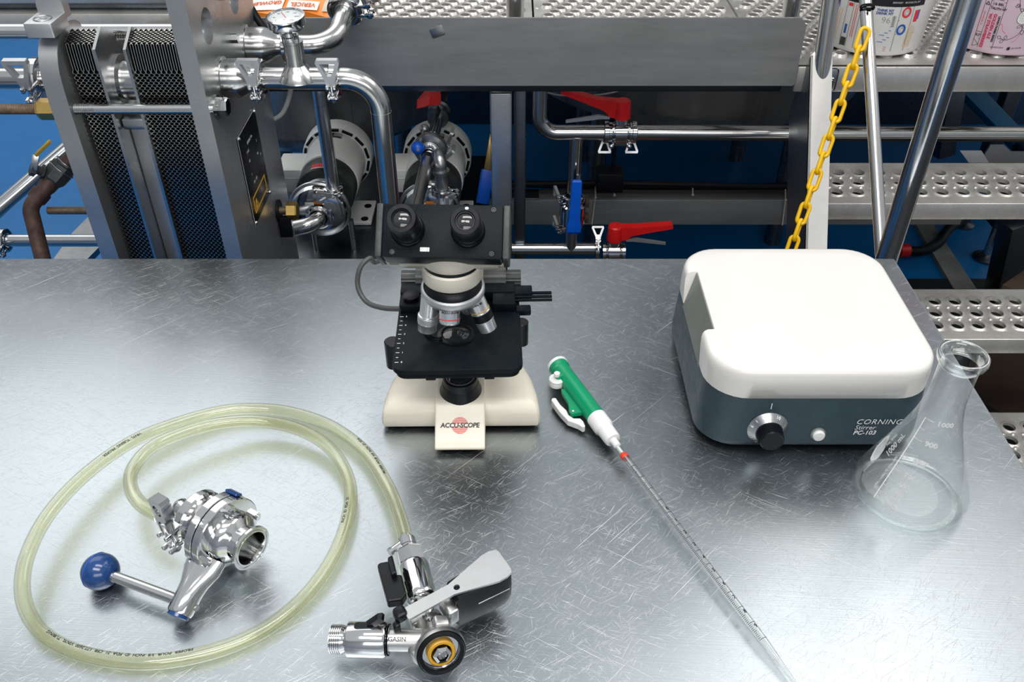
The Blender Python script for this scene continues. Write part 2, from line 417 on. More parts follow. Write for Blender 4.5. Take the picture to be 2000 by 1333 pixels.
m.rbox(.012, .01, .004, S0 @ T(-.033, -.058, .1135), r=.001); m.rbox(.012, .01, .004, S0 @ T(.038, -.058, .1135), r=.001)
stage = ob('stage', m, BLACKE, mic)
m = M(); m.lathe([(.0235, .1342), (.0235, .1356), (.019, .1372), (.0165, .1365)], S0 @ T(-.003, .0, 0), 40, (False, False)); ob('condenser_ring', m, BLACKP, stage)
m = M(); m.lathe([(.0166, .1362), (.011, .1385), (.005, .1395), (0, .1397)], S0 @ T(-.003, .0, 0), 32, (False, False)); ob('condenser_lens', m, LENS, stage)
m = M(); m.lathe([(.021, .085), (.024, .09), (.024, .112), (.019, .117)], S0 @ T(-.002, 0, 0), 32); ob('condenser', m, BLACKP, mic)
# mechanical slide holder
m = M(); m.rbox(.150, .022, .015, S0 @ T(-.002, .083, .134), r=.003, b=.0015); m.rbox(.034, .03, .012, S0 @ T(-.06, .062, .134), r=.004, b=.002)
m.rbox(.03, .03, .013, S0 @ T(.058, .062, .134), r=.003, b=.002)
hold = ob('slide_holder', m, BLACKE, mic)
m = M()
for i in range(5): m.rbox(.055, .0035, .0028, S0 @ T(.094, .066 + i * .0042, .137 + .0022 * (i % 2)), r=.0008, b=.0006)
m.rbox(.03, .02, .01, S0 @ T(.081, .083, .1345), r=.002); m.rbox(.02, .014, .009, S0 @ T(.083, .052, .128), r=.002)
ob('rack_bar', m, BLACKE, hold)
m = M(); pts = [S0 @ V(p) for p in ((-.055, .05, .1375), (-.05, .03, .1375), (-.04, .0, .1375), (-.028, -.012, .1375), (-.02, -.01, .1375))]
m.tube(spline(pts, 6), .0022, 8); m.lathe([(.009, .146), (.011, .149), (.011, .153), (.008, .1545)], S0 @ T(-.062, .062, 0), 28); ob('slide_finger', m, BLACKP, hold)
m = M()
for i in range(11): m.rbox(.0045 if i % 2 == 0 else .003, .0008, .0003, S0 @ T(-.0735, -.052 + i * .0092, .1341), r=.0002)
for i in range(6): m.text(str(i), .0042, S0 @ T(-.0675, -.052 + i * .0184, .1343))
ob('scale_marks', m, INKW, stage, smooth=0)
m = M(); m.cyl(S0 @ V((-.083, -.002, .088)), S0 @ V((-.083, -.002, .128)), .0105, b=.001); ob('stage_knob', m, BLACKP, mic)
m = M(); m.cyl(S0 @ V((.080, .03, .095)), S0 @ V((.080, .03, .131)), .009, b=.001); ob('stage_knob', m, BLACKP, mic)
# nosepiece and objectives
N0 = T(*MO) @ T(-.004, 0, 0)
TI = N0 @ T(0, 0, .199) @ R(radians(4), 'X')
m = M(); m.lathe([(.030, -.006), (.0365, .0), (.0385, .004), (.0385, .010), (.0375, .0115), (.035, .0125)], TI, 48, (True, False)); npz = ob('nosepiece', m, ALU, mic)
m = M(); m.lathe([(.0355, .012), (.034, .016), (.029, .0225), (.026, .024)], TI, 48); ob('nosepiece_cap', m, BLACKP, npz)
def objective(base, d, prof, bands):
    X = N0 @ frame(base, d, (1, .2, 0))
    m = M(); m.lathe(prof, X, 32); o = ob('objective', m, OBJM, mic, smooth=30)
    for r, h0, h1, mt, nm in bands:
        m = M(); m.lathe([(r, h0), (r + .0003, h0 + .0003), (r + .0003, h1 - .0003), (r, h1)], X, 32, (False, False)); ob(nm, m, mt, o)
    return o, X
objective((-.0275, -.004, .197), (-.13, -.10, -1), [(.0112, 0), (.0112, .026), (.0128, .0265), (.0128, .037), (.0122, .038), (.0118, .048), (.0085, .051), (.005, .052)], ((.0128, .028, .0355, ALU, 'knurled_ring'),))
oc, X = objective((-.003, -.0225, .198), (-.02, -.42, -1), [(.0105, 0), (.0125, .002), (.0125, .021), (.0115, .0235), (.009, .025), (.006, .0255)], ((.0125, .0165, .0178, INKR, 'red_ring'),))
# wrap around the barrel on the side that faces the user
m = M(); m.text('ACCU-SCOPE', .0040, fn=lambda x, y, z: X @ V((.0129 * sin(x / .0129), .0129 * cos(x / .0129), .008 - y)), bold=.00008)
ob('objective_text', m, INKK, oc, smooth=0)
objective((.0135, .019, .197), (.03, .2, -1), [(.0105, 0), (.0105, .018), (.0095, .02), (.0115, .022), (.0115, .034), (.009, .045), (.006, .047)], ((.0105, .012, .0165, BLACKP, 'black_ring'),))
ob_, X2 = objective((.0245, -.004, .198), (.37, -.12, -1), [(.0105, 0), (.012, .002), (.012, .022), (.0125, .0225), (.0125, .036), (.0118, .0365), (.0112, .050), (.008, .053), (.004, .054)],
          ((.012, .0195, .0208, INKY, 'amber_ring'), (.0125, .0235, .0345, BLACKP, 'knurled_ring')))
m = M(); m.text('DIN 40', .0042, fn=lambda x, y, z: X2 @ V((.0124 * sin(x / .0124), .0124 * cos(x / .0124), .009 - y)), bold=.0001); ob('objective_text', m, INKK, ob_, smooth=0)
# head
H0 = T(*MO) @ T(-.004, 0, 0)
m = M(); m.lathe([(.034, .2215), (.0355, .2235), (.0355, .240), (.0335, .242)], H0, 48); ob('head_mount', m, CREAM, mic)
m = M(); m.lathe([(.033, .2415), (.033, .2475)], H0, 48); ob('head_band', m, BLACKP, mic)
EL = radians(46); HR = T(*MO) @ T(-.010, -.030, .304) @ R(radians(-2.2), 'Z')
nrm = V((0, -cos(EL), sin(EL)))
HP = HR @ frame((0, 0, 0), nrm, (1, 0, 0))           # panel frame: x right, y up the face, z out of the face
m = M(); m.lathe([(.034, .247), (.036, .25), (.038, .268)], H0, 48)
m.rbox(.134, .050, .03, HP @ T(.004, -.006, -.062), r=.012, b=.006)
m.rbox(.138, .012, .02, HP @ T(.0, -.0245, -.050), r=.004, b=.002); m.rbox(.08, .07, .03, H0 @ T(0, .014, .262), r=.02, b=.006); ob('head_body', m, CREAM, mic)
m = M(); m.rbox(.134, .061, .042, HP @ T(0, 0, -.044), r=.003, b=.0012); head = ob('eyepiece_housing', m, BLACKE, mic)
for sx in (-1, 1):
    m = M(); m.rbox(.0075, .061, .043, HP @ T(sx * .0708, 0, -.0445), r=.002, b=.0012); ob('end_cap', m, GREYIRON, head)
m = M()
for x in (-.016, .017): m.rbox(.0006, .060, .0003, HP @ T(x, 0, -.0019), r=.0002)
ob('seam', m, RUBBER, head, smooth=0)
for x, y in ((-.053, .025), (-.055, -.025), (.056, .025), (.055, -.025)):
    m = M(); m.lathe([(.0028, 0), (.0028, .0008), (.0018, .0009), (.0012, .0002)], HP @ T(x, y, -.002), 16); ob('screw', m, GREYIRON, head)
m = M(); m.rbox(.0105, .0048, .0004, HP @ T(-.019, -.0215, -.002), r=.0006, b=.0001); ob('small_label', m, INKW, head)
for x, tip in ((-.0385, .050), (.0285, .045)):
    E0 = HP @ T(x, .000, -.002)
    m = M(); m.lathe([(.019, 0), (.019, .004), (.0175, .006), (.0178, .012), (.0163, .0135), (.0163, tip - .018)], E0, 40); tube = ob('eyepiece', m, BLACKP, head)
    m = M(); m.lathe([(.0152, tip - .019), (.0162, tip - .017), (.0162, tip - .003), (.0152, tip), (.011, tip), (.0092, tip - .002), (.0088, tip - .005)], E0, 40, (True, False)); ob('eyecup', m, RUBBER, tube)
    m = M(); m.lathe([(.0092, tip - .0035), (.006, tip - .0022), (.002, tip - .0017), (0, tip - .0016)], E0, 32, (True, False)); ob('lens', m, LENS, tube)
    m = M(); m.lathe([(.0093, tip - .0020), (.0098, tip - .0012), (.0101, tip - .0014)], E0, 40, (False, False)); ob('lens_ring', m, ALU if x > 0 else GREYIRON, tube)
m = M(); m.rbox(.004, .003, .0005, HP @ T(.030, .0132, .0432), r=.0014); ob('white_dot', m, INKW, head)
# cord that loops out behind the arm
m = M(); cp = [MO + V(p) for p in ((-.01, .165, .2), (-.05, .15, .235), (-.075, .125, .238))]
cp = [at(745, 507, y=1.03), at(722, 505, y=1.02), at(703, 525, y=1.01), at(699, 560, y=1.0), at(716, 590, y=.985), at(748, 602, y=.97), at(790, 604, y=.96)]
cp = [V((-.09, 1.0, .24))] + cp
m.tube(spline(cp, 8), .0036, 10); ob('power_cord', m, pm('cord_grey', (.07, .075, .075), 0, .4, .15, 40), mic)
m = M(); m.tube(spline([MO + V(p) for p in ((.03, .12, .22), (.048, .12, .215), (.056, .12, .19), (.057, .12, .13), (.05, .14, .05))], 8), .0034, 10); ob('power_cord', m, RUBBER, mic)

# ------------------------------------------------------------------ magnetic stirrer
SX, SY = .3815, .943
st = thing('magnetic_stirrer', 'square magnetic stirrer with white top and blue-grey body beside the flask', 'stirrer', (SX, SY, 0))
def rl(w, d, r, z, cx=SX, cy=SY, n=8): return [(cx + x, cy + y, z) for x, y in rrect(w, d, r, n)]
m = M(); m.loft([rl(.276, .274, .042, .006), rl(.288, .284, .047, .012), rl(.289, .285, .048, .02), rl(.281, .278, .048, .088), rl(.27, .268, .04, .090)])
body = ob('body', m, GREYB, st)
m = M(); m.loft([rl(.276, .274, .05, .0865), rl(.2835, .2805, .052, .0885), rl(.2828, .2798, .052, .114), rl(.2815, .2785, .0515, .1225), rl(.2785, .2755, .050, .1268), rl(.2735, .2705, .048, .1295), rl(.266, .263, .046, .1310), rl(.24, .237, .04, .1316), rl(.15, .15, .03, .1318)])
tcov = ob('top_cover', m, WHITEE, st, smooth=60)
for x in (-.1, .1):
    for y in (-.1, .1):
        m = M(); m.cyl((SX + x, SY + y, 0), (SX + x, SY + y, .0065), .011, .009); ob('rubber_foot', m, RUBBER, st)
# hand recess on the left with its grey slope
xa, xb = SX - .1235, SX - .1445
ya, yb_, yc, yd = 1.020, .890, .866, 1.000
qt = [(xa, ya, .1335), (xa, yb_, .1335), (xb, yc, .083), (xb, yd, .083)]
def wedge(e, out):
    m = M(); q = [(xa + e, ya, .140), (xa + e, yb_, .140), (xb + e, yc, .080), (xb + e, yd, .080)]
    m.add(q + [(p[0] - out, p[1], p[2]) for p in q], [(0, 1, 2, 3), (7, 6, 5, 4), (0, 4, 5, 1), (1, 5, 6, 2), (2, 6, 7, 3), (3, 7, 4, 0)]); return m
cutter = ob('cutter', wedge(.002, .08), GREYP, smooth=0)
bo = tcov.modifiers.new('b', 'BOOLEAN'); bo.operation = 'DIFFERENCE'; bo.object = cutter; bo.solver = 'EXACT'
bpy.context.view_layer.update()
me_ = bpy.data.meshes.new_from_object(tcov.evaluated_get(bpy.context.evaluated_depsgraph_get()))
tcov.modifiers.clear(); tcov.data = me_; bpy.data.objects.remove(cutter)
def cutp(z, y, e):
    k = (.140 - z) / .060; return (xa + e + (xb - xa) * k, y, z)
def lerp_(a, b, z): return a + (b - a) * (.140 - z) / .060
m = M(); q = [cutp(.1300, lerp_(ya, yd, .13) - .0006, .0008), cutp(.1300, lerp_(yb_, yc, .13) + .0006, .0008), cutp(.084, lerp_(yb_, yc, .084) + .0006, .0008), cutp(.084, lerp_(ya, yd, .084) - .0006, .0008)]
m.add(q + [(p[0] + .012, p[1], p[2]) for p in q], [(0, 1, 2, 3), (7, 6, 5, 4), (0, 4, 5, 1), (1, 5, 6, 2), (2, 6, 7, 3), (3, 7, 4, 0)])
ob('hand_recess', m, GREYP, st, smooth=0)
FY = SY - .1418
D0 = frame(at(1499, 837, y=FY), (0, -1, .06), (1, 0, 0))
m = M(); m.lathe([(.0255, -.002), (.0255, .001), (.0175, .0095)], D0, 48); dial = ob('dial', m, STEEL, st)
m = M(); k = 60; L = []
for h, r in ((.009, .0172), (.0115, .0172), (.0117, .0165), (.0245, .0150), (.026, .0135)):
    L.append([((r - (.0005 if i % 2 and h < .0116 else 0)) * cos(2*pi*i/k), (r - (.0005 if i % 2 and h < .0116 else 0)) * sin(2*pi*i/k), h) for i in range(k)])
m.loft(L, X=D0); m.lathe([(.0133, .0262), (.010, .0245), (0, .0240)], D0, 40, (False, False)); ob('knob', m, BLACKP, dial)
m = M()
for i in range(11):
    a = pi / 2 + (i - 1) * .42
    X = D0 @ R(a - pi/2, 'Z') @ T(0, .0225, .0046) @ R(radians(-43), 'X')
    m.text(str(10 - i) if i < 10 else '0', .0062, X, bold=.0001) if i % 2 == 0 else m.rbox(.0007, .004, .0003, X, r=.0002)
ob('dial_numbers', m, INKW, dial, smooth=0)
m = M(); m.lathe([(.0095, -.002), (.0095, .002), (.0085, .0028)], frame(at(1597, 847, y=FY), (0, -1, .04)), 28); bt = ob('indicator_button', m, GREYP, st)
m = M(); m.lathe([(.0078, .002), (.0078, .0055), (.0066, .007), (0, .0074)], frame(at(1597, 847, y=FY), (0, -1, .04)), 28, (False, False)); ob('button_cap', m, WHITEP, bt)
FT = lambda px, py: frame(at(px, py, y=FY - .0012), (0, -1, .052), (1, 0, 0))
m = M(); m.text('CORNING', .0115, FT(1672, 825), align='LEFT', shear=.22, bold=-.00012, space=1.1); ob('maker_text', m, INKW, body, smooth=0)
m = M(); m.text('Stirrer', .0098, FT(1669, 836), align='LEFT', shear=.22, bold=-.0001); ob('kind_text', m, INKW, body, smooth=0)
m = M(); m.text('PC-103', .0094, FT(1666, 846), align='LEFT', shear=.2, bold=.00012); ob('model_text', m, INKW, body, smooth=0)
m = M(); m.rbox(.0009, .009, .0004, FT(1507, 794), r=.0002); ob('pointer_mark', m, INKW, body, smooth=0)

# ------------------------------------------------------------------ flask
FX, FYY = .4815, .7275
fl = thing('conical_flask', 'empty clear glass conical flask with white volume marks beside the stirrer', 'flask', (FX, FYY, 0))
outp = [(.050, .0015), (.058, .0), (.0625, .002), (.0648, .006), (.0655, .012), (.0648, .020), (.061, .031), (.054, .048), (.0455, .070), (.037, .0935), (.029, .118), (.0245, .136), (.0218, .150), (.0207, .160), (.0205, .170), (.0205, .200), (.0212, .206)]
def frad(z):
    for (r0, z0), (r1, z1) in zip(outp[3:], outp[4:]):
        if z0 <= z <= z1: return r0 + (r1 - r0) * (z - z0) / (z1 - z0)
    return .0205
m = M(); m.lathe(outp, T(FX, FYY, 0), 72, (False, False)); gb = ob('flask_wall', m, GLASS, fl, smooth=80)
inn = [(0, .0030), (.03, .0026), (.054, .0035), (.0605, .0065), (.0630, .012)]
m = M(); m.lathe(inn, T(FX, FYY, 0), 72, (False, False)); ob('flask_floor', m, GLASS, fl, smooth=80)
m = M(); m.lathe([(.0500, .0015), (.0545, .0002), (.0585, .0004), (.0625, .0035), (.0610, .0062), (.056, .0040)] , T(FX, FYY, 0), 72, (False, False)); ob('flask_heel', m, GLASS, fl, smooth=80)
rim = [(.0195, .204), (.0212, .204), (.0228, .207), (.0252, .2105), (.0266, .2150), (.0262, .2190), (.0240, .2208), (.0216, .2195), (.0200, .2150), (.0192, .209), (.0195, .204)]
m = M(); m.lathe(rim, T(FX, FYY, 0), 72, (False, False)); ob('flask_rim', m, GLASSR, fl, smooth=80)
PH = atan2(-FYY, -FX)                       # azimuth that faces the viewer
m = M()
def fp(ph, z, e=.0004):
    r = frad(z) + e; return V((FX + r * cos(ph), FYY + r * sin(ph), z))
PL = PH - radians(30)
def strip(m, ph0, z0, ph1, z1, wdt):
    a, b = fp(ph0, z0), fp(ph1, z1); n = 8; L = []
    for i in range(n):
        t0, t1 = i / n, (i + 1) / n
        A, B = fp(ph0 + (ph1-ph0)*t0, z0 + (z1-z0)*t0), fp(ph0 + (ph1-ph0)*t1, z0 + (z1-z0)*t1)
        d = (B - A).normalized(); up = V((A.x - FX, A.y - FYY, 0)).normalized().cross(d).normalized() * wdt / 2
        m.add([A - up, B - up, B + up, A + up], [(0, 1, 2, 3)])
strip(m, PL, .026, PL, .138, .0011)
levels = {1000: .138, 900: .1115, 800: .087, 700: .0685, 600: .0560, 500: .0460, 400: .0365, 300: .0275}
zs = sorted(levels.values())
for i, z in enumerate(zs):
    strip(m, PL, z, PL + .0105 / frad(z), z, .0012)
    if i < len(zs) - 1:
        zz = (z + zs[i + 1]) / 2; strip(m, PL, zz, PL + .006 / frad(zz), zz, .0011)
for k, z in levels.items():
    dz = .92
    m.text(str(k), .0088, fn=lambda x, y, q, z=z: fp(PL + (.0135 + x) / frad(z), min(max(z + y * dz, .013), .2)), align='LEFT', bold=.0004)
ob('volume_marks', m, INKW, gb, smooth=0)
m = M(); m.text('APPROXIMATE  VOLUMES', .0046, fn=lambda x, y, q: fp(PL - (.0055 + y) / .055, .058 + x * .86), bold=.0001)
m.text('1000 mL', .0105, fn=lambda x, y, q: fp(PL - (.016 + y) / .043 , .088 + x * .9), bold=.0003)
m.text('No. 4980', .0055, fn=lambda x, y, q: fp(PL - (.026 + y) / .042 , .086 + x * .9), bold=.0001)
m.text('STOPPER No. 9', .0036, fn=lambda x, y, q: fp(PL - (.030 + y) / .054 , .045 + x * .9), bold=.0001)
ob('side_text', m, INKW, gb, smooth=0)
m = M(); n = 8
for i in range(n):
    def row(t):
        h = .015 * (min(1, t * 3.5) if t < .5 else min(1, (1 - t) * 3.5)) * .5 + .0028
        z = .048 + t * .034
        return [fp(PL - (.036 - h) / frad(z), z), fp(PL - (.036 + h) / frad(z), z)]
    a, b = row(i / n), row((i + 1) / n); m.add([a[0], a[1], b[1], b[0]], [(0, 1, 2, 3)])
ob('label_patch', m, INKW, gb, smooth=0)

# ------------------------------------------------------------------ pipette pump and pipette
PA, PB = at(1088, 713, z=.020), at(1206, 872, z=.0165)
pd = (PB - PA).normalized(); pn = V((pd.y, -pd.x, 0)).normalized()
PX = frame(PA, pd, pn)                       # z along the pump, x towards its lever side
PLn = (PB - PA).length
pu = thing('pipette_pump', 'green pipette pump with white tip lying on the table', 'pipette pump', (PA.x, PA.y, 0))
m = M(); m.lathe([(.0132, .003), (.0142, .004), (.0142, .012), (.0126, .0135), (.0126, .020), (.0128, .115), (.0120, .1155)], PX, 36); brl = ob('barrel', m, GREEN, pu)
m = M(); m.lathe([(.0135, -.001), (.0152, .0), (.0152, .0032), (.0140, .0042)], PX, 36); ob('end_cap', m, WHITEP, pu)
m = M(); m.lathe([(.0126, .1145), (.0134, .1155), (.0134, .136), (.0118, .1385), (.0112, .140), (.0108, PLn - .013), (.0098, PLn - .011), (.0052, PLn - .0105), (.0048, PLn), (.0035, PLn + .001)], PX, 36); ob('tip_collar', m, WHITEP, pu)
wc = PA + pd * .030 + pn * .0155; wc.z = .013
m = M(); m.lathe([(.0098, .0), (.0108, .001), (.0108, .006), (.0104, .0063), (.0104, .0068), (.0108, .0071), (.0108, .0105), (.0098, .0115)], T(*wc), 36); wh = ob('thumb_wheel', m, WHITEP, pu)
m = M(); m.rbox(.012, .010, .006, T(wc.x + .004, wc.y + .002, wc.z + .011) @ R(atan2(pn.y, pn.x), 'Z'), r=.004, b=.001); ob('wheel_bracket', m, GREEN, pu)
m = M(); m.lathe([(.0042, .016), (.0042, .0205), (.0034, .0212)], T(*wc), 24); ob('wheel_pin', m, WHITEP, wh)
def lever_plane(z): return MX(((pd.x, pn.x, 0, PA.x), (pd.y, pn.y, 0, PA.y), (0, 0, 1, z), (0, 0, 0, 1)))
m = M(); m.prism([(.050, .0125), (.046, .0165), (.052, .0185), (.075, .0205), (.090, .0265), (.0965, .0265), (.099, .0125)][::-1], .006, lever_plane(.0125)); ob('lever_bracket', m, GREEN, pu, smooth=0)
lv = [(.053, .0335), (.055, .0290), (.070, .0295), (.083, .0270), (.092, .0285), (.1005, .0255), (.104, .0175), (.111, .0165), (.1205, .0185), (.1205, .0225), (.113, .0255), (.101, .0345), (.085, .0365), (.070, .0370), (.056, .0365)]
m = M(); m.prism(lv[::-1], .010, lever_plane(.004)); lo = ob('lever', m, WHITEP, pu, smooth=0)
bv = lo.modifiers.new('b', 'BEVEL'); bv.width = .0012; bv.segments = 2; bv.limit_method = 'ANGLE'
m = M(); m.cyl(lever_plane(0) @ V((.0925, .0225, .018)), lever_plane(0) @ V((.0925, .0225, .0192)), .0014); ob('pivot_pin', m, WHITEP, pu)
Q0 = PA + pd * (PLn - .006); Q0.z = .0150
Q1 = at(1553, 1336, z=.0055)
qd = (Q1 - Q0).normalized(); QL = (Q1 - Q0).length
QX = frame(Q0, qd, V((qd.y, -qd.x, 0)))
pp = thing('serological_pipette', 'slim clear graduated pipette with black scale held in the green pump', 'pipette', (Q0.x, Q0.y, 0))
PR = .0052
m = M(); m.lathe([(.0038, .0), (.0040, .022), (PR, .030), (PR, QL - .052), (PR * .95, QL - .047), (.0030, QL - .018), (.0022, QL)], QX, 28, (False, False)); pt = ob('pipette_tube', m, clear('pipette_plastic', (.93, .95, .95), (.9, .9, .9), .10, .75, 1.6, .10, .05), pp, smooth=60)
m = M(); m.lathe([(.0041, .0195), (.0046, .0200), (.0050, .0235), (.0052, .0265), (.0050, .0268)], QX, 28, (False, False)); ob('red_band', m, pm('red_band', (.85, .05, .02), 0, .4), pt)
m = M(); m.lathe([(.0029, .001), (.0029, .018), (.0012, .0185)], QX, 16); ob('cotton_plug', m, WHITEP, pt)
# scale: ring ticks round the upper side; angle 0 = lever side, 90 degrees = up
def qp(a, s, r=PR + .00025): return QX @ V((r * cos(a), r * sin(a) * UPS, s))
UPS = 1 if (QX @ V((0, 1, 0)) - Q0).z > 0 else -1
m = M(); n = 130
s0, s1 = .045, QL - .052
for i in range(n + 1):
    s = s0 + (s1 - s0) * i / n
    a0, a1 = (.55, 1.10) if i % 10 else (.55, 2.5)
    if i % 10 == 5: a1 = 1.3
    k = 2 if i % 10 else 6
    for j in range(k):
        b0, b1 = a0 + (a1 - a0) * j / k, a0 + (a1 - a0) * (j + 1) / k
        h = .00028
        m.add([qp(b0, s - h), qp(b1, s - h), qp(b1, s + h), qp(b0, s + h)], [(0, 1, 2, 3)])
sc_ = ob('scale_marks', m, INKK, pt, smooth=0)
m = M()
for i in range(10):
    s = s0 + (s1 - s0) * (.30 + .70 * i / 9.6)
    m.text(str(i), .0066, fn=lambda x, y, z, s=s: qp(pi / 2 + .25 - x / PR * -1 * .9, s - y - .0035), bold=.00018)
ob('scale_numbers', m, INKK, pt, smooth=0)

# ------------------------------------------------------------------ clear hose
hp = [(792, 1050, .040), (779, 1005, .032), (757, 950, .022), (715, 885, .014), (655, 838, .011), (590, 812, .011), (520, 800, .012), (440, 803, .014), (350, 826, .018), (260, 862, .024),
      (170, 925, .030), (95, 1005, .034), (52, 1090, .034), (45, 1165, .026), (72, 1225, .016), (120, 1262, .010), (190, 1285, .009), (280, 1294, .009), (370, 1284, .009), (460, 1258, .009), (540, 1215, .009), (610, 1150, .010),
      (660, 1070, .012), (684, 985, .014), (676, 925, .016), (640, 872, .018), (580, 838, .020), (510, 824, .022), (440, 826, .028), (370, 842, .032), (300, 872, .034), (262, 912, .036), (255, 950, .040), (275, 985, .044), (318, 1010, .047)]
HPTS = spline([at(x, y, z=max(z, .0092)) for x, y, z in hp], 8)
HR_ = .0083
ho = thing('clear_hose', 'coiled clear yellowish vinyl hose between the ball-handled valve and keg coupler', 'hose', (HPTS[60].x, HPTS[60].y, 0))
m = M(); m.tube(HPTS, HR_, 20, caps=False); hw = ob('hose_wall', m, VINYL, ho, smooth=80)
m = M(); m.tube(HPTS, .0052, 16, caps=False); ob('hose_bore', m, clear('hose_bore', (.97, .97, .90), (.8, .8, .6), .03, .5, 2.5, .02, .05), ho, smooth=80)
acc = [0]
for a, b in zip(HPTS, HPTS[1:]): acc.append(acc[-1] + (b - a).length)
def hose_at(s):
    s = min(max(s, 0), acc[-1] - 1e-5)
    i = next(k for k in range(len(acc) - 1) if acc[k + 1] >= s)
    t = (s - acc[i]) / (acc[i + 1] - acc[i]); p = HPTS[i].lerp(HPTS[i + 1], t)
    d = (HPTS[min(i + 2, len(HPTS) - 1)] - HPTS[max(i - 1, 0)]).normalized()
    return p, d
def hose_text(body, s_mid, size, roll, flip=1):
    m = M()
    def f(x, y, z):
        p, d = hose_at(s_mid + flip * x); side = V((-d.y, d.x, 0)).normalized(); up = side.cross(d) * -1
        if up.z < 0: up = -up
        a = roll + flip * y / HR_
        return p + (up * cos(a) + side * sin(a)) * (HR_ + .0003)
    m.text(body, size, fn=f, bold=.0001); return m
def arc_near(px, py, lo=0, hi=1e9):
    best = None
    for p, s in zip(HPTS, acc):
        if not lo <= s <= hi: continue
        zf = p.y * cos(TH) + (CH - p.z) * sin(TH); vv = (p.y * sin(TH) - (CH - p.z) * cos(TH)) / zf
        d = (1000 + p.x / zf * F - px) ** 2 + (666.5 - vv * F - py) ** 2
        if best is None or d < best[0]: best = (d, s)
    return best[1]
ob('hose_print', hose_text('PROPER  POUR  3/8  INCH  ID  FDA  21  CFR  177.2600  VINYL  TUBING', arc_near(225, 1288), .0052, 0.35, -1), INKK, hw, smooth=0)
ob('hose_print', hose_text('PROPER  POUR  3/8  INCH  ID  FDA', arc_near(725, 900, 0, .3), .0052, -.35, 1), INKK, hw, smooth=0)
ob('hose_print', hose_text('VINYL  TUBING  PROPER', arc_near(240, 875, .3, .9), .005, .3, 1), INKK, hw, smooth=0)
ob('hose_print', hose_text('INCH  ID  FDA  21', arc_near(678, 1000, 1.2, 2.4), .0048, .3, 1), INKK, hw, smooth=0)
# ------------------------------------------------------------------ ball-handled butterfly valve on the table
VF = at(492, 1072, z=.052)                       # mouth of the outlet
va = V((.851, -.525, 0)).normalized()            # axis, out of the mouth
VX = frame(VF, -va, (0, 0, 1))                   # z runs back into the valve, x is up
vt = thing('butterfly_valve', 'polished steel butterfly valve with blue ball handle lying inside the hose coil', 'valve', (VF.x - .03, VF.y + .02, 0))
m = M(); m.lathe([(.0178, .004), (.0190, .0), (.0208, .0), (.0212, .0012), (.0226, .0012), (.0230, .0), (.0250, .0), (.0252, .0028), (.0232, .0052), (.0200, .0065), (.0198, .016), (.0212, .0175), (.0258, .021), (.0285, .0245), (.0288, .034), (.0300, .0352)], VX, 56, (False, False))
m.lathe([(.0178, .004), (.0178, .034), (0, .0345)], VX, 40, (False, False)); ob('outlet_ferrule', m, CHROME, vt)
for h0, h1 in ((.0345, .0445), (.0452, .0555)):
    m = M(); m.lathe([(.030, h0), (.0420, h0), (.0430, h0 + .001), (.0430, h1 - .001), (.0420, h1), (.030, h1)], VX, 56); ob('flange', m, CHROME, vt)
m = M(); m.lathe([(.0424, .0440), (.0424, .0458)], VX, 48); ob('flange_seal', m, BLACKP, vt)
for a in (12, 95, 172, 258):
    X = VX @ R(radians(a), 'Z') @ T(.0362, 0, 0)
    m = M(); m.loft([[(.0062 * cos(2*pi*i/6), .0058 * sin(2*pi*i/6), h) for i in range(6)] for h in (.0285, .0345)], X=X)
    m.cyl(X @ V((0, 0, .026)), X @ V((0, 0, .0285)), .0032, seg=12)
    m.cyl(X @ V((0, 0, .0555)), X @ V((0, 0, .060)), .0055, seg=16); ob('nut', m, CHROME, vt, smooth=30)
m = M(); m.lathe([(.0305, .0555), (.029, .058), (.025, .064), (.025, .076), (.0295, .0775), (.0295, .0785)], VX, 48); ob('rear_ferrule', m, CHROME, vt)
m = M(); m.lathe([(.0285, .0775), (.0295, .0785), (.0295, .0800), (.0285, .081)], VX, 48); ob('gasket', m, BLACKP, vt)
m = M(); m.lathe([(.024, .0735), (.0305, .0735), (.0325, .076), (.0325, .084), (.0305, .0865), (.024, .0865)], VX, 48, (False, False)); cl = ob('clamp_band', m, CHROME, vt)
m = M(); m.lathe([(.0255, .081), (.0255, .085), (.018, .088), (.0115, .092), (.0095, .097), (.0095, .110), (.0105, .1105), (.0085, .114)], VX, 36); ob('hose_barb', m, CHROME, vt)
# clamp ears, bolt and the upright wing nut on the side facing the viewer-left
side = V((va.y, -va.x, 0)); side = -side if side.y > 0 else side       # horizontal, towards the viewer
CBX = VF - va * .080
ear = CBX + side * .033 + V((0, 0, .004))
for dz in (.0085, -.0125):
    m = M(); X = frame(ear + V((0, 0, dz)) , (0, 0, 1), side)
    m.rbox(.032, .012, .0065, X @ T(-.006, 0, 0), r=.0015, b=.001); m.rbox(.009, .004, .006, X @ T(.011, -.0055, 0), r=.001); m.rbox(.009, .004, .006, X @ T(.011, .0055, 0), r=.001)
    ob('clamp_ear', m, CHROME, cl)
EX = frame(ear + side * .005, (0, 0, 1), side)
m = M(); m.cyl(EX @ V((0, 0, -.020)), EX @ V((0, 0, .026)), .0028, seg=12); m.cyl(EX @ V((0, -.007, -.012)), EX @ V((0, .007, -.012)), .004, seg=14); ob('clamp_bolt', m, CHROME, cl)
m = M(); m.lathe([(.0072, .014), (.0072, .016), (.0080, .030), (.0095, .036)], EX, 24)
big = [(-.0085, 0), (.0085, 0), (.0125, .010), (.0135, .032), (.011, .0355), (-.009, .0300), (-.0125, .026), (-.0125, .010)]
hole = circ(.0070, 20, 0, .0165)
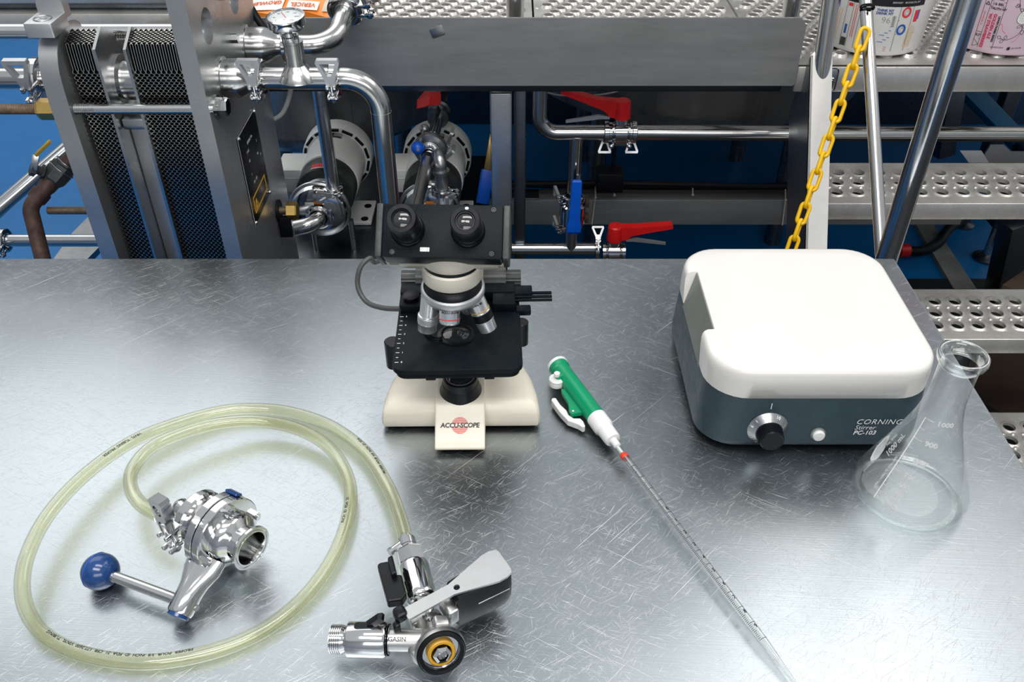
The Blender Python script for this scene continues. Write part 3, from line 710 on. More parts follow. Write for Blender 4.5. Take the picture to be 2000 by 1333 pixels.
m.plate([big, hole], .0115, EX @ T(0, 0, .032) @ R(radians(82), 'Z') @ MX(((1, 0, 0, 0), (0, 0, -1, .007), (0, 1, 0, 0), (0, 0, 0, 1))))
ob('wing_nut', m, CHROME, cl, smooth=30)
# handle: casting, rod, blue ball
VC = VF - va * .045
h1 = at(350, 1200, z=.0165)
hd = (h1 - (VC + V((0, 0, -.03)))).normalized()
h0 = VC + (h1 - VC) * .40
HXm = frame(h0, h1 - h0, va)
Lh = (h1 - h0).length
m = M(); Ls = []
for t, a, b in ((-.10, .024, .0095), (.15, .023, .0100), (.42, .0165, .0118), (.62, .0145, .0135), (.95, .0142, .0136), (1.0, .0132, .0126)):
    Ls.append([(a * cos(2*pi*i/28), b * sin(2*pi*i/28), Lh * t) for i in range(28)])
m.loft(Ls, X=HXm); hb = ob('handle_socket', m, CHROME, vt)
m = M(); m.lathe([(.0118, Lh), (.0118, Lh + .0035), (.010, Lh + .0045)], HXm, 28); ob('socket_plug', m, BLUEP, hb)
m = M(); p = HXm @ V((.0142, -.002, Lh * .80)); m.cyl(p, p + va * .0012, .0034, seg=16); ob('socket_pin', m, DULL, hb)
bc = at(196, 1117, z=.0205)
r0 = HXm @ V((0, 0, Lh * .78))
m = M(); m.cyl(r0, bc, .0061, seg=20); ob('handle_rod', m, CHROME, vt)
m = M(); BX = frame(bc, (r0 - bc)); m.lathe([(.0196 * cos(a) + .0008, .0196 * sin(a)) for a in [-pi/2 + .06 + (pi - .45) * i / 16 for i in range(17)]], BX, 36); ball = ob('ball', m, BLUEP, vt, smooth=80)
m = M(); m.torus(bc + (bc - r0).normalized() * .006, r0 - bc, .01940, .0006, 40, 6); ob('mould_seam', m, INKB, ball)
q = VX @ V((.0428 * cos(radians(40)), .0428 * sin(radians(40)), .047))
m = M(); m.rbox(.018, .010, .003, frame(q, q - (VF - va * .045), va), r=.002); ob('blue_cap', m, BLUEP, vt)

# ------------------------------------------------------------------ keg coupler
KP = at(862, 1276, z=.043); kn = V((.30, -.85, .36)).normalized()
KX = frame(KP, -kn, (1, 0, 0))                  # z runs back from the probe ring
kc = thing('keg_coupler', 'chrome keg coupler with black lever grip at the front of the table', 'keg coupler', (KP.x, KP.y + .02, 0))
m = M(); m.lathe([(.0245, .0), (.0252, .003), (.0250, .008), (.0225, .012), (.0190, .018), (.0175, .024), (.0175, .044), (.0155, .047), (.0150, .058), (.012, .062)], KX, 44, (False, True)); kb = ob('coupler_body', m, CAST, kc)
m = M(); m.lathe([(.0185, .002), (.0190, -.0015), (.0225, -.0025), (.0238, -.0005), (.0238, .0035)], KX, 44, (False, False)); ob('ring_seal', m, RUBBER, kb)
m = M(); m.lathe([(.0187, .0), (.0187, .0035), (.0140, .0035)], KX, 40, (False, False)); ob('inner_ring', m, CHROME, kb)
m = M(); m.lathe([(.0140, .0035), (.0140, -.0010), (.0128, -.0022), (.0105, -.0020), (.0100, .002)], KX, 40, (False, False)); ob('amber_gasket', m, GASKET, kb)
m = M(); m.lathe([(.0100, .004), (.0094, -.004), (.0060, -.0060), (.0052, -.004), (.0050, .006), (0, .006)], KX, 6, (False, False)); ob('probe', m, CHROME, kb, smooth=0)
m = M()
for a in (0, 120, 240):
    X = KX @ R(radians(a + 40), 'Z') @ T(.0205, 0, .010); m.rbox(.012, .016, .012, X @ R(radians(18), 'Y'), r=.003, b=.002)
ob('lug', m, CAST, kb)
TXo = KX @ MX(((1, 0, 0, 0), (0, 0, 1, 0), (0, -1, 0, 0), (0, 0, 0, 1)))
def on_body(x, y, z): return KX @ V((.0178 * sin(x / .0178 + .1), (.0178 * cos(x / .0178 + .1)) * KS, .0370 + y))
KS = 1 if (KX.to_3x3() @ V((0, 1, 0))).z > 0 else -1
m = M(); m.text('MICRO', .0072, fn=lambda x, y, z: on_body(x, y + .0045, z), bold=.0002, ext=.0004); m.text('MATIC', .0072, fn=lambda x, y, z: on_body(x, y - .0045, z), bold=.0002, ext=.0004); ob('raised_text', m, INKG, kb, smooth=0)
# gas inlet arm to the left
g0 = KX @ V((-.012, 0, .026)); g1 = at(646, 1249, z=g0.z - .002)
gd = (g1 - g0).normalized(); GX = frame(g0, gd, (0, 0, 1)); GL = (g1 - g0).length
m = M(); m.lathe([(.0115, .0), (.0115, GL * .36)], GX, 32); arm = ob('gas_arm', m, CAST, kc)
GS = -1 if (GX.to_3x3() @ V((0, 1, 0))).y > 0 else 1
m = M(); m.text('GASIN', .0062, fn=lambda x, y, z: GX @ V((.0117 * cos(-y / .0117 + .55), .0117 * sin(-y / .0117 + .55) * GS, GL * .265 - x)), bold=.00015, ext=.0004); ob('raised_text', m, INKG, arm, smooth=0)
m = M(); m.lathe([(.0115, GL * .355), (.0145, GL * .36), (.0145, GL * .385), (.013, GL * .39), (.0165, GL * .395), (.0178, GL * .42), (.0178, GL * .80), (.0168, GL * .815), (.013, GL * .82)], GX, 40); gv = ob('gas_valve', m, CHROME, kc)
m = M(); m.lathe([(.0147, GL * .362), (.0156, GL * .366), (.0147, GL * .372), (.0156, GL * .378), (.0147, GL * .384)], GX, 36, (False, False)); ob('seal_ring', m, RUBBER, gv)
m = M(); pr = [(.0115, GL * .815)]
for i in range(6): pr += [(.0142, GL * (.872 + i * .022)), (.0142, GL * (.880 + i * .022)), (.0128, GL * (.884 + i * .022)), (.0128, GL * (.890 + i * .022))]
m.lathe(pr + [(.0128, GL), (.0095, GL), (.0095, GL * .93), (0, GL * .93)], GX, 36, (True, False)); ob('threaded_inlet', m, CHROME, gv)
gt = GX @ V((0, 0, GL * .56)) + V((0, 0, .0172))
m = M(); m.rbox(.020, .008, .002, T(gt.x - .006, gt.y + .004, gt.z - .001), r=.003); m.prism([(-.007, .0), (.003, .0), (.0125, .011), (.0105, .0145), (.006, .0135)], .0075, T(gt.x + .002, gt.y + .010, gt.z - .001) @ R(pi / 2, 'X'))
ob('gas_lever', m, BLACKP, gv, smooth=0)
# beer arm up-left to the hose
b0 = KX @ V((-.002, 0, .046)); b1 = at(793, 1052, z=.040)
bd = (b1 - b0).normalized(); BXm = frame(b0, bd, (0, 0, 1)); BL = (b1 - b0).length
m = M(); m.lathe([(.0120, -.004), (.0120, BL * .26), (.0145, BL * .27), (.0168, BL * .30), (.0172, BL * .33), (.0165, BL * .36), (.0165, BL * .66), (.0150, BL * .69)], BXm, 40); bvv = ob('beer_valve', m, CHROME, kc)
m = M(); m.loft([[(r * cos(2*pi*i/6), r * sin(2*pi*i/6), BL * h) for i in range(6)] for r, h in ((.0138, .69), (.0148, .705), (.0148, .845), (.0138, .86))], X=BXm); ob('hex_nut', m, CHROME, bvv, smooth=0)
m = M(); m.lathe([(.0092, BL * .86), (.0092, BL * .90), (.0068, BL * .91), (.0068, BL * 1.02)], BXm, 24); ob('hose_tail', m, CHROME, bvv)
m = M(); m.lathe([(.0090, BL * .905), (.0096, BL * .905), (.0096, BL * .985), (.0090, BL * .985)], BXm, 40, (False, False)); hc = ob('hose_clamp', m, CHROME, kc)
m = M()
for i in range(16):
    a = -.6 + 1.9 * i / 15 + pi
    X = BXm @ R(a, 'Z') @ T(.0096, 0, BL * .922); m.rbox(.0004, .0009, .0052, X, r=.0002)
ob('clamp_slots', m, INKK, hc, smooth=0)
sp_ = BXm @ V((.0, 0, BL * .925)) + V((-.0118, -.006, .002)); m = M(); m.cyl(sp_ + V((-.004, -.004, 0)), sp_ + V((.006, .006, 0)), .0042, seg=14); m.cyl(sp_ + V((-.0065, -.0065, 0)), sp_ + V((-.004, -.004, 0)), .0048, seg=8); ob('clamp_screw', m, CHROME, hc)
lvp = BXm @ V((0, 0, BL * .40))
sd = V((-bd.y, bd.x, 0)).normalized(); sd = sd if sd.x < 0 else -sd
m = M(); X = MX(((sd.x, bd.x, 0, lvp.x), (sd.y, bd.y, 0, lvp.y), (0, 0, 1, .040), (0, 0, 0, 1)))
m.prism([(.015, -.014), (.021, -.021), (.036, -.019), (.0375, .030), (.034, .032), (.024, .031), (.022, .012), (.015, .010)][::-1], .012, X); m.prism([(.020, .008), (.026, .006), (.026, .030), (.020, .032)][::-1], .016, X @ T(0, 0, .004))
lo = ob('beer_lever', m, BLACKP, bvv, smooth=0)
bv = lo.modifiers.new('b', 'BEVEL'); bv.width = .002; bv.segments = 2; bv.limit_method = 'ANGLE'
# long lever: metal strap over a black grip
s0 = at(792, 1199, z=.064); s1 = at(986, 1098, z=.071)
s0.z = .060
sdv = (s1 - s0).normalized(); SL = (s1 - s0).length
sx = V((-sdv.y, sdv.x, 0)).normalized(); SXm = MX(((sdv.x, sx.x, 0, s0.x), (sdv.y, sx.y, 0, s0.y), (sdv.z, 0, 1, s0.z), (0, 0, 0, 1)))
def wd(t): return .0068 if t < .45 else .0068 + (.0185 - .0068) * min(1, (t - .45) / .40)
poly = [(0, -.0068), (.004, -.0072)] + [(SL * t, -wd(t)) for t in (.3, .45, .55, .65, .75, .85, .93)] + [(SL * .985, -.0165), (SL, -.0125), (SL, .0125), (SL * .985, .0165)] + [(SL * t, wd(t)) for t in (.93, .85, .75, .65, .55, .45, .3)] + [(.004, .0072), (0, .0068)]
m = M(); m.plate([poly, circ(.0033, 18, SL * .50, -.001)], .0028, SXm); strap = ob('lever_strap', m, ALU, kc, smooth=0)
bv = strap.modifiers.new('b', 'BEVEL'); bv.width = .0007; bv.segments = 2; bv.limit_method = 'ANGLE'
m = M(); L = []
for t, hw_, zt, zb in ((.44, .0105, -.004, -.044), (.47, .0125, -.001, -.050), (.60, .0130, .0, -.052), (.78, .0165, .0, -.052), (.93, .0175, .0, -.050), (.985, .0160, -.0005, -.048), (1.0, .0130, -.004, -.040)):
    L.append([(SL * t, y, zt + (zb - zt) * k) for y, k in ((hw_, 0), (hw_ + .0006, .3), (hw_, .7), (hw_ * .72, 1), (-hw_ * .72, 1), (-hw_, .7), (-hw_ - .0006, .3), (-hw_, 0))])
m.loft(L, X=SXm @ T(0, 0, -.0002)); grip = ob('lever_grip', m, BLACKP, kc, smooth=30)
m = M(); m.rbox(.036, .0016, .0010, SXm @ T(SL * .80, -.0170, -.020) @ R(-.06, 'Z'), r=.0004); ob('grip_seam', m, DULL, grip)
m = M(); m.prism([(.0, .0), (.003, .0), (.012, -.026), (.014, -.040), (.009, -.040), (.006, -.024)], .020, SXm @ T(SL * .43, .010, -.004) @ R(pi / 2, 'X')); ob('finger_guard', m, BLACKP, kc, smooth=0)
m = M(); m.rbox(.013, .014, .012, SXm @ T(-.004, .005, -.006), r=.004, b=.003); m.rbox(.007, .008, .016, SXm @ T(-.011, -.001, -.018), r=.003, b=.002); ob('lever_pivot', m, BLACKP, kc)
m = M(); m.rbox(.020, .016, .012, SXm @ T(.016, .008, -.034), r=.004, b=.003); m.rbox(.012, .026, .02, SXm @ T(.045, -.004, -.03), r=.003, b=.002); ob('lever_yoke', m, CAST, kc)
# ================================================================== behind the table
# ------------------------------------------------------------------ plate heat exchanger
XF0, XF1 = -.545, -.515                  # fixed end plate
XQ0, XQ1 = -.783, -.751                  # pressure plate
hx = thing('heat_exchanger', 'steel plate heat exchanger with honeycomb plate packs behind the table', 'heat exchanger', (-.64, 1.62, -.9))
YZX = lambda x: MX(((0, 0, 1, x), (1, 0, 0, 0), (0, 1, 0, 0), (0, 0, 0, 1)))     # outline in depth and height, thickness along x
def arc(cy, cz, r, a0, a1, n=10): return [(cy + r * cos(a0 + (a1-a0)*i/n), cz + r * sin(a0 + (a1-a0)*i/n)) for i in range(n + 1)]
fp_out = [(1.42, -.62), (1.80, -.62), (1.795, .30)] + arc(1.735, .44, .06, 0, pi/2) + arc(1.48, .44, .06, pi/2, pi) + [(1.42, .30)]
m = M(); m.plate([fp_out, circ(.030, 32, 1.500, .306), circ(.030, 32, 1.675, .300)], XF1 - XF0, YZX(XF0)); fx = ob('fixed_end_plate', m, PLATE, hx, smooth=30)
pq = [(1.42, -.62), (1.80, -.62), (1.80, .18)] + [(1.80, .18), (1.78, .205), (1.57, .235)] + arc(1.50, .235, .078, pi * .3, pi) + [(1.42, .2)]
m = M(); m.plate([pq], XQ1 - XQ0, YZX(XQ0)); pq_o = ob('pressure_plate', m, PLATE, hx, smooth=30)
m = M(); m.rbox(.046, .060, .024, T(-.766, 1.462, .309), r=.003, b=.002)
m.plate([[(-.022, 0), (.022, 0), (.022, .02)] + [(.022 * cos(a), .02 + .022 * sin(a)) for a in [pi * i / 12 for i in range(1, 12)]] + [(-.022, .02)]], .022, T(-.766, 1.512, .322) @ R(pi / 2, 'X'))
hg = ob('hanger', m, ALU, hx)
m = M(); m.torus((-.766, 1.456, .3335), (0, 0, 1), .014, .0012, 24, 6); m.text('APV', .011, T(-.766, 1.456, .3332) @ R(-.2, 'Z')) if False else m.text('3/2', .012, T(-.766, 1.456, .3332)); ob('cast_mark', m, DULL, hg, smooth=0)
m = M(); m.cyl((-1.9, 1.60, .262), (XF0, 1.60, .262), .014, seg=20); ob('carrying_bar', m, CHROME, hx)
# plate packs: each corrugated plate a piece of its own, two mirrored shapes shared by all
def plate_mesh(sgn, amp=.0019):
    path = []; z = -.50
    P = .0093; k = 0
    seq = [(0, 1), (.30, 1), (.5, -1), (.80, -1)]
    while z < .243:
        for f, s in seq: path.append((1.46, z + f * P, s * sgn * amp))
        z += P
    for i in range(7):
        a = i / 6; path.append((1.46 + .002 * a * a, .2455 + a * .043, 0))
    for i in range(5):
        for f, s in seq: path.append((1.463 + (i + f) * .0068, .290 + (i + f) * .0022, s * sgn * amp))
    path.append((1.50, .302, 0)); path.append((1.53, .270, 0)); path.append((1.55, .225, 0)); path.append((1.60, .205, 0)); path.append((1.68, .200, 0)); path.append((1.72, .195, 0)); path.append((1.76, .190, 0))
    n = len(path); vs = []; fs = []
    for i, (y, z, x) in enumerate(path):
        y0, z0, _ = path[max(i - 1, 0)]; y1, z1, _ = path[min(i + 1, n - 1)]
        d = V((y1 - y0, z1 - z0)).normalized(); nn = V((d.y, -d.x))           # inward
        if i < n - 6: yi, zi = y + nn.x * .03, z + nn.y * .03
        else: yi, zi = y, z - .05
        t = .00062
        vs += [(x - t, y, z), (x + t, y, z), (x + t, yi, zi), (x - t, yi, zi)]
    nq = []
    for i in range(n - 1):
        for k in range(3 + 1):
            a, b = i*4 + k, i*4 + (k + 1) % 4
            fs.append((a, b, b + 4, a + 4)); nq.append(0 if k == 0 else 1)
    return vs, fs, nq
PACKP = pm('plate_edge_steel', (.62, .61, .58), 1, .30, .25, 60, .08)
pitch = .0042
protos = []
for sgn in (1, -1):
    vs, fs, nq = plate_mesh(sgn); me = bpy.data.meshes.new('plate'); me.from_pydata([tuple(wm(hx).inverted() @ V(p)) for p in vs], [], fs); me.materials.append(PACKP); me.materials.append(RUBBER); me.polygons.foreach_set('material_index', nq); protos.append(me)  # black sides paint in the shade between plates, edges stay steel
def pack(x0, x1):
    n = int((x1 - x0) / pitch)
    for i in range(n):
        o = bpy.data.objects.new('plate', protos[i % 2]); COL.objects.link(o); o.parent = hx; o.location = (x0 + (i + .5) * (x1 - x0) / n, 0, 0)
pack(XQ1 + .004, -.697); pack(-.640, XF0 - .003)
m = M(); m.rbox(.05, .28, .72, T(-.722, 1.63, -.55), r=.002); ob('pack_core', m, DARKST, hx)
m = M(); m.rbox(.088, .28, .72, T(-.594, 1.63, -.55), r=.002); ob('pack_core', m, DARKST, hx)
# connecting grid between the packs
gq = [(1.445, -.62), (1.79, -.62), (1.79, .18), (1.70, .20), (1.55, .235), (1.53, .290), (1.492, .308), (1.447, .285)]
for x0, x1 in ((-.6965, -.6915), (-.6455, -.6405)):
    m = M(); m.plate([gq], x1 - x0, YZX(x0)); ob('grid_flange', m, STEEL, hx, smooth=0)
m = M(); m.rbox(.046, .30, .70, T(-.6685, 1.64, -.56), r=.003); ob('grid_web', m, PLATE, hx)
m = M(); m.lathe([(.046, 0), (.046, .006), (.034, .008), (.034, .038), (.046, .040), (.046, .046)], T(-.6915, 1.515, .205) @ R(pi / 2, 'Y'), 40); ob('grid_port', m, PIPE, hx)
m = M(); m.rbox(.044, .03, .02, T(-.6685, 1.478, .135), r=.003); ob('grid_lug', m, STEEL, hx)
# tie bars
def hexnut(p, ax, r, h, mat, name, parent):
    m = M(); X = frame(p, ax); m.loft([[(q * cos(2*pi*i/6), q * sin(2*pi*i/6), z) for i in range(6)] for q, z in ((r, 0), (r, h * .85), (r * .9, h))], X=X); return ob(name, m, mat, parent, smooth=0)
ty, tz = 1.436, .186
m = M(); m.cyl((-.715, ty, tz), (XF1 + .004, ty, tz), .0088, seg=20); bar = ob('tie_bar', m, CHROME, hx)
def thread(x0, x1, y, z, r, mat, parent, n=None):
    n = n or int((x1 - x0) / .0030); m = M(); pr = []
    for i in range(n):
        h = (x1 - x0) * i / n; d = (x1 - x0) / n; pr += [(r * .88, h), (r, h + d * .5)]
    m.lathe(pr + [(r * .88, x1 - x0)], T(x0, y, z) @ R(pi / 2, 'Y'), 20); return ob('thread', m, mat, parent, smooth=0)
thread(XQ1, -.715, ty, tz, .0092, STEEL, bar); thread(-1.06, XQ0, ty, tz, .0092, RUSTR, bar)
hexnut((-.783, ty, tz), (-1, 0, 0), .0185, .030, BRASS, 'brass_nut', hx)
m = M(); m.cyl((XF1, ty + .025, tz - .007), (XF1 + .003, ty + .025, tz - .007), .021, seg=28); ob('washer', m, STEEL, hx)
hexnut((XF1 + .003, ty + .025, tz - .007), (1, .0, 0), .0165, .017, CHROME, 'bolt_head', hx)
by, bz = 1.700, -.165
m = M(); m.cyl((-1.02, by, bz), (XF1 + .02, by, bz), .0085, seg=18); ob('tie_bar', m, RUSTR, hx)
hexnut((XF1 + .022, by, bz), (1, 0, 0), .0205, .022, BRASS, 'bolt_head', hx)
m = M(); m.lathe([(.024, 0), (.024, .005)], T(XF1, by, bz) @ R(pi/2, 'Y'), 24); m.rbox(.03, .012, .05, T(XF1 + .012, by - .01, bz - .06), r=.002); ob('bracket', m, RUBBER, hx)
# name plate on the fixed end plate: lettering and warning frame
def onf(y, z, e=.0012): return MX(((0, 0, 1, XF1 + e), (1, 0, 0, y), (0, 1, 0, z), (0, 0, 0, 1)))
m = M(); m.rbox(.142, .190, .0012, onf(1.598, -.008, .0), r=.002, b=.0004); npn = ob('name_plate', m, BLACKP, hx)
for y, z in ((1.535, .083), (1.661, .083), (1.535, -.098), (1.661, -.098)):
    m = M(); m.sph((XF1 + .0015, y, z), .0042, 12); ob('rivet', m, CHROME, npn)
m = M()
m.rbox(.0012, .19, .0004, onf(1.529, -.008), r=.0003); m.rbox(.142, .0012, .0004, onf(1.598, .0865), r=.0003); ob('plate_border', m, INKW, npn, smooth=0)
m = M(); m.text('SERIAL No.', .0085, onf(1.60, .052), bold=.0001)
for y, z, s in ((1.575, .018, '00'), (1.64, .03, '3'), (1.572, -.01, '1'), (1.634, .005, '90'), (1.588, -.03, 'PSI  150'), (1.652, -.005, '0'), (1.575, .037, 'TYPE')): m.text(s, .008, onf(y, z))
ob('plate_text', m, INKW, npn, smooth=0)
m = M(); c4 = [(1.548, -.050), (1.650, -.050), (1.650, -.085), (1.548, -.085)]
m.plate([c4, [(1.551, -.053), (1.647, -.053), (1.647, -.082), (1.551, -.082)]], .0005, onf(0, 0)); m.plate([[(1.556, -.079), (1.578, -.079), (1.567, -.060)], [(1.5605, -.0765), (1.5735, -.0765), (1.567, -.0655)]], .0005, onf(0, 0)); m.text('!', .011, onf(1.567, -.072, .0014))
ob('warning_frame', m, INKY, npn, smooth=0)
hexnut((XF1, 1.615, .245), (1, 0, 0), .009, .012, STEEL, 'stud_nut', hx); hexnut((XF1, 1.60, .33), (1, 0, 0), .012, .010, STEEL, 'stud_nut', hx)
# port stubs on the fixed plate
def stub(y, z, r0, r1, L, parent, x=XF1):
    m = M(); m.lathe([(r0 * 1.12, 0), (r0 * 1.12, .003), (r0, .004), (r0, L * .45), (r0 * .9 + r1 * .1, L * .55), (r1 * 1.1, L * .82), (r1, L * .9), (r1, L)], T(x, y, z) @ R(pi / 2, 'Y'), 40, (True, True)); return ob('port_stub', m, PIPE, parent)
stub(1.527, .204, .034, .0205, .062, hx); stub(1.705, .200, .034, .020, .070, hx)
m = M(); m.lathe([(.030, 0), (.030, .018), (.024, .03), (.024, .055)], T(XQ0, 1.527, .204) @ R(-pi / 2, 'Y'), 36); ob('port_stub', m, PIPE, hx)

# ------------------------------------------------------------------ pipe clamps: one built with its parts, then copied
def make_clamp(label, r=.0335):
    c = thing('pipe_clamp', label, 'clamp', (0, 0, 0), 'sanitary pipe clamps')
    m = M(); m.lathe([(r * .62, -.008), (r * .86, -.0085), (r, -.0060), (r, .0060), (r * .86, .0085), (r * .62, .008)], R(pi / 2, 'Y'), 40, (False, False)); ob('clamp_band', m, CHROME, c)
    y0 = -r - .004
    for z in (.006, -.014):
        m = M(); m.rbox(.018, .022, .007, T(0, y0 + .004, z), r=.002, b=.0015)
        for x in (-.006, .006): m.rbox(.0055, .014, .009, T(x, y0 - .008, z - .001), r=.001)
        ob('clamp_ear', m, CHROME, c)
    m = M(); m.cyl((0, y0 - .006, -.022), (0, y0 - .006, .022), .003, seg=10); m.cyl((-.009, y0 - .006, -.013), (.009, y0 - .006, -.013), .0042, seg=12); ob('clamp_bolt', m, CHROME, c)
    X = T(0, y0 - .006, .012) @ MX(((1, 0, 0, 0), (0, 0, -1, .004), (0, 1, 0, 0), (0, 0, 0, 1))) @ T(0, 0, 0)
    m = M(); m.plate([[(-.0075, 0), (.0075, 0), (.009, .012), (.0205, .044), (.0185, .050), (-.0185, .050), (-.0205, .044), (-.009, .012)], [(-.0045, .020), (.0045, .020), (.0135, .043), (-.0135, .043)]], .009, X); o = ob('wing_nut', m, ALU, c, smooth=0)
    bv = o.modifiers.new('b', 'BEVEL'); bv.width = .0014; bv.segments = 2; bv.limit_method = 'ANGLE'
    return c
def put_clamp(p, axis, roll, label, scale=1):
    """axis = pipe direction, roll turns the wing nut round the pipe (0 = towards the viewer)"""
    global CL0, CLN
    o = CL0 if CLN == 0 else clone(CL0)
    CLN += 1
    o['label'] = label
    a = V(axis).normalized(); y = V((0, 1, 0)) if abs(a.y) < .9 else V((0, 0, 1))
    y = (y - a * y.dot(a)).normalized(); z = a.cross(y)
    o.matrix_basis = MX.Translation(V(p)) @ MX((a, y, z)).transposed().to_4x4() @ R(roll, 'X') @ MX.Scale(scale, 4)
    return o
CL0, CLN = make_clamp('x'), 0

# pipework in front: tee with thermometer, elbow and drop
PY, PZ, PRD = 1.527, .204, .0190
xt0, xt1 = XF1 + .064, at(653, 137, y=PY).x
def ferr(m, x, y, z, ax=1):
    m.lathe([(PRD, 0), (PRD, -.008), (.026, -.006), (.026, 0)], T(x, y, z) @ R(ax * pi / 2, 'Y'), 32, (False, False))
te = thing('pipe_tee', 'short steel pipe tee carrying the dial thermometer', 'pipe', ((xt0 + xt1) / 2, PY, PZ - .02))
m = M(); m.cyl((xt0, PY, PZ), (xt1, PY, PZ), PRD, seg=32); ferr(m, xt0, PY, PZ, -1); ferr(m, xt1, PY, PZ, 1); ob('tee_run', m, PIPE, te)
xg = at(576, 110, y=PY).x
m = M(); m.lathe([(.036, .000), (.0315, .010), (.0235, .018), (.0172, .026), (.0172, .064), (.0182, .065), (.0182, .068)], T(xg, PY, PZ), 36); ob('tee_branch', m, PIPE, te)
gth = thing('dial_thermometer', 'round dial thermometer tilted up on the pipe tee', 'thermometer', (xg, PY, PZ + .068))
GXm = T(xg - .004, PY + .004, PZ + .068) @ R(radians(6), 'X') @ R(radians(-3), 'Y')
m = M(); m.lathe([(.0150, 0), (.0150, .008), (.0125, .009), (.0125, .020)], GXm, 32); ob('stem', m, CHROME, gth)
m = M(); m.lathe([(.013, .018), (.028, .022), (.030, .026), (.0325, .028), (.0325, .038), (.0335, .040), (.0335, .043), (.030, .0435), (.0295, .0415)], GXm, 48, (True, False)); gc = ob('case', m, CHROME, gth)
m = M(); m.lathe([(.0297, .0405), (0, .0406)], GXm, 48, (True, False)); df = ob('dial_face', m, DIAL, gth)
m = M(); GF = GXm @ T(0, 0, .0410)
for i in range(25):
    a = radians(-135 + i * 270 / 24); m.rbox(.0005, .004 if i % 4 == 0 else .0025, .0002, GF @ R(a, 'Z') @ T(0, .0255, 0), r=.0001)
for i in range(7): a = radians(135 - i * 45); m.text(str(i * 40), .005, GF @ T(-.0195 * sin(a), .0195 * cos(a), 0))
ob('dial_marks', m, INKK, df, smooth=0)
m = M(); m.rbox(.0014, .028, .0003, GF @ R(radians(28), 'Z') @ T(0, .008, .0004), r=.0003); m.text('°F', .006, GF @ T(0, -.011, .0004)); ob('pointer', m, INKR, gth)
m = M(); m.lathe([(.0298, .0425), (.015, .0430), (0, .0432)], GXm, 48, (False, False)); ob('dial_glass', m, clear('dial_glass', (.96, .98, .98), (.9, .9, .9), .08, .7, 3), gth)
put_clamp((xt0, PY, PZ), (1, 0, 0), .15, 'steel pipe clamp beside the heat exchanger port, left of thermometer')
put_clamp((xt1, PY, PZ), (1, 0, 0), .15, 'steel pipe clamp between thermometer tee and big pipe bend')
xd = at(752, 300, y=PY).x
ep = fillet([(xt1, PY, PZ), (xd, PY, PZ), (xd, PY, -.60)], .060, 14)
m = M(); m.tube(ep, PRD, 32); m.torus((xd, PY, PZ - .062), (0, 0, 1), PRD, .0006, 32, 6); ferr(m, xt1, PY, PZ, -1)
m.cyl((xd, PY, -.60), (xd, PY, -.62), .026); ob('drop_pipe', m, PIPE, label='thick steel pipe bending from horizontal straight down behind microscope', cat='pipe')
# rear port: concentric stub, clamp, elbow going back
rx0, ry, rz = XF1 + .072, 1.705, .200
rp = fillet([(rx0, ry, rz), (rx0 + .098, ry, rz), (rx0 + .108, ry + .10, rz + .035)], .055, 12)
dd = (rp[-1] - rp[-2]).normalized()
def fer2(m, p, d, r=PRD): m.lathe([(r, -.014), (r * 1.03, -.010), (.0265, -.004), (.0265, 0)], frame(p, d), 32)
m = M(); m.tube(rp, PRD, 28); fer2(m, rp[-1], dd); fer2(m, V((rx0, ry, rz)), V((-1, 0, 0))); ob('elbow_pipe', m, PIPE, label='steel pipe elbow turning back behind the dial thermometer', cat='pipe')
put_clamp((rx0 + .006, ry, rz), (1, 0, 0), pi * .8, 'plain-backed pipe clamp on rear port behind thermometer')
dd = (rp[-1] - rp[-2]).normalized()
put_clamp(rp[-1], dd, -1.7, 'large pipe clamp with raised wing nut beneath orange bag', 1.08)
m = M(); m.tube([rp[-1], rp[-1] + dd * .16], PRD, 24); fer2(m, rp[-1], -dd); ob('return_pipe', m, PIPE, label='steel pipe running back from the elbow under orange bag', cat='pipe')
put_clamp((XQ0 - .060, 1.527, .204), (1, 0, 0), .2, 'pipe clamp at the far left on the pressure plate port', 1.1)
m = M(); m.cyl((XQ0 - .06, 1.527, .204), (-1.3, 1.527, .204), PRD, seg=28); ob('inlet_pipe', m, PIPE, label='steel pipe entering heat exchanger from the left frame edge', cat='pipe')

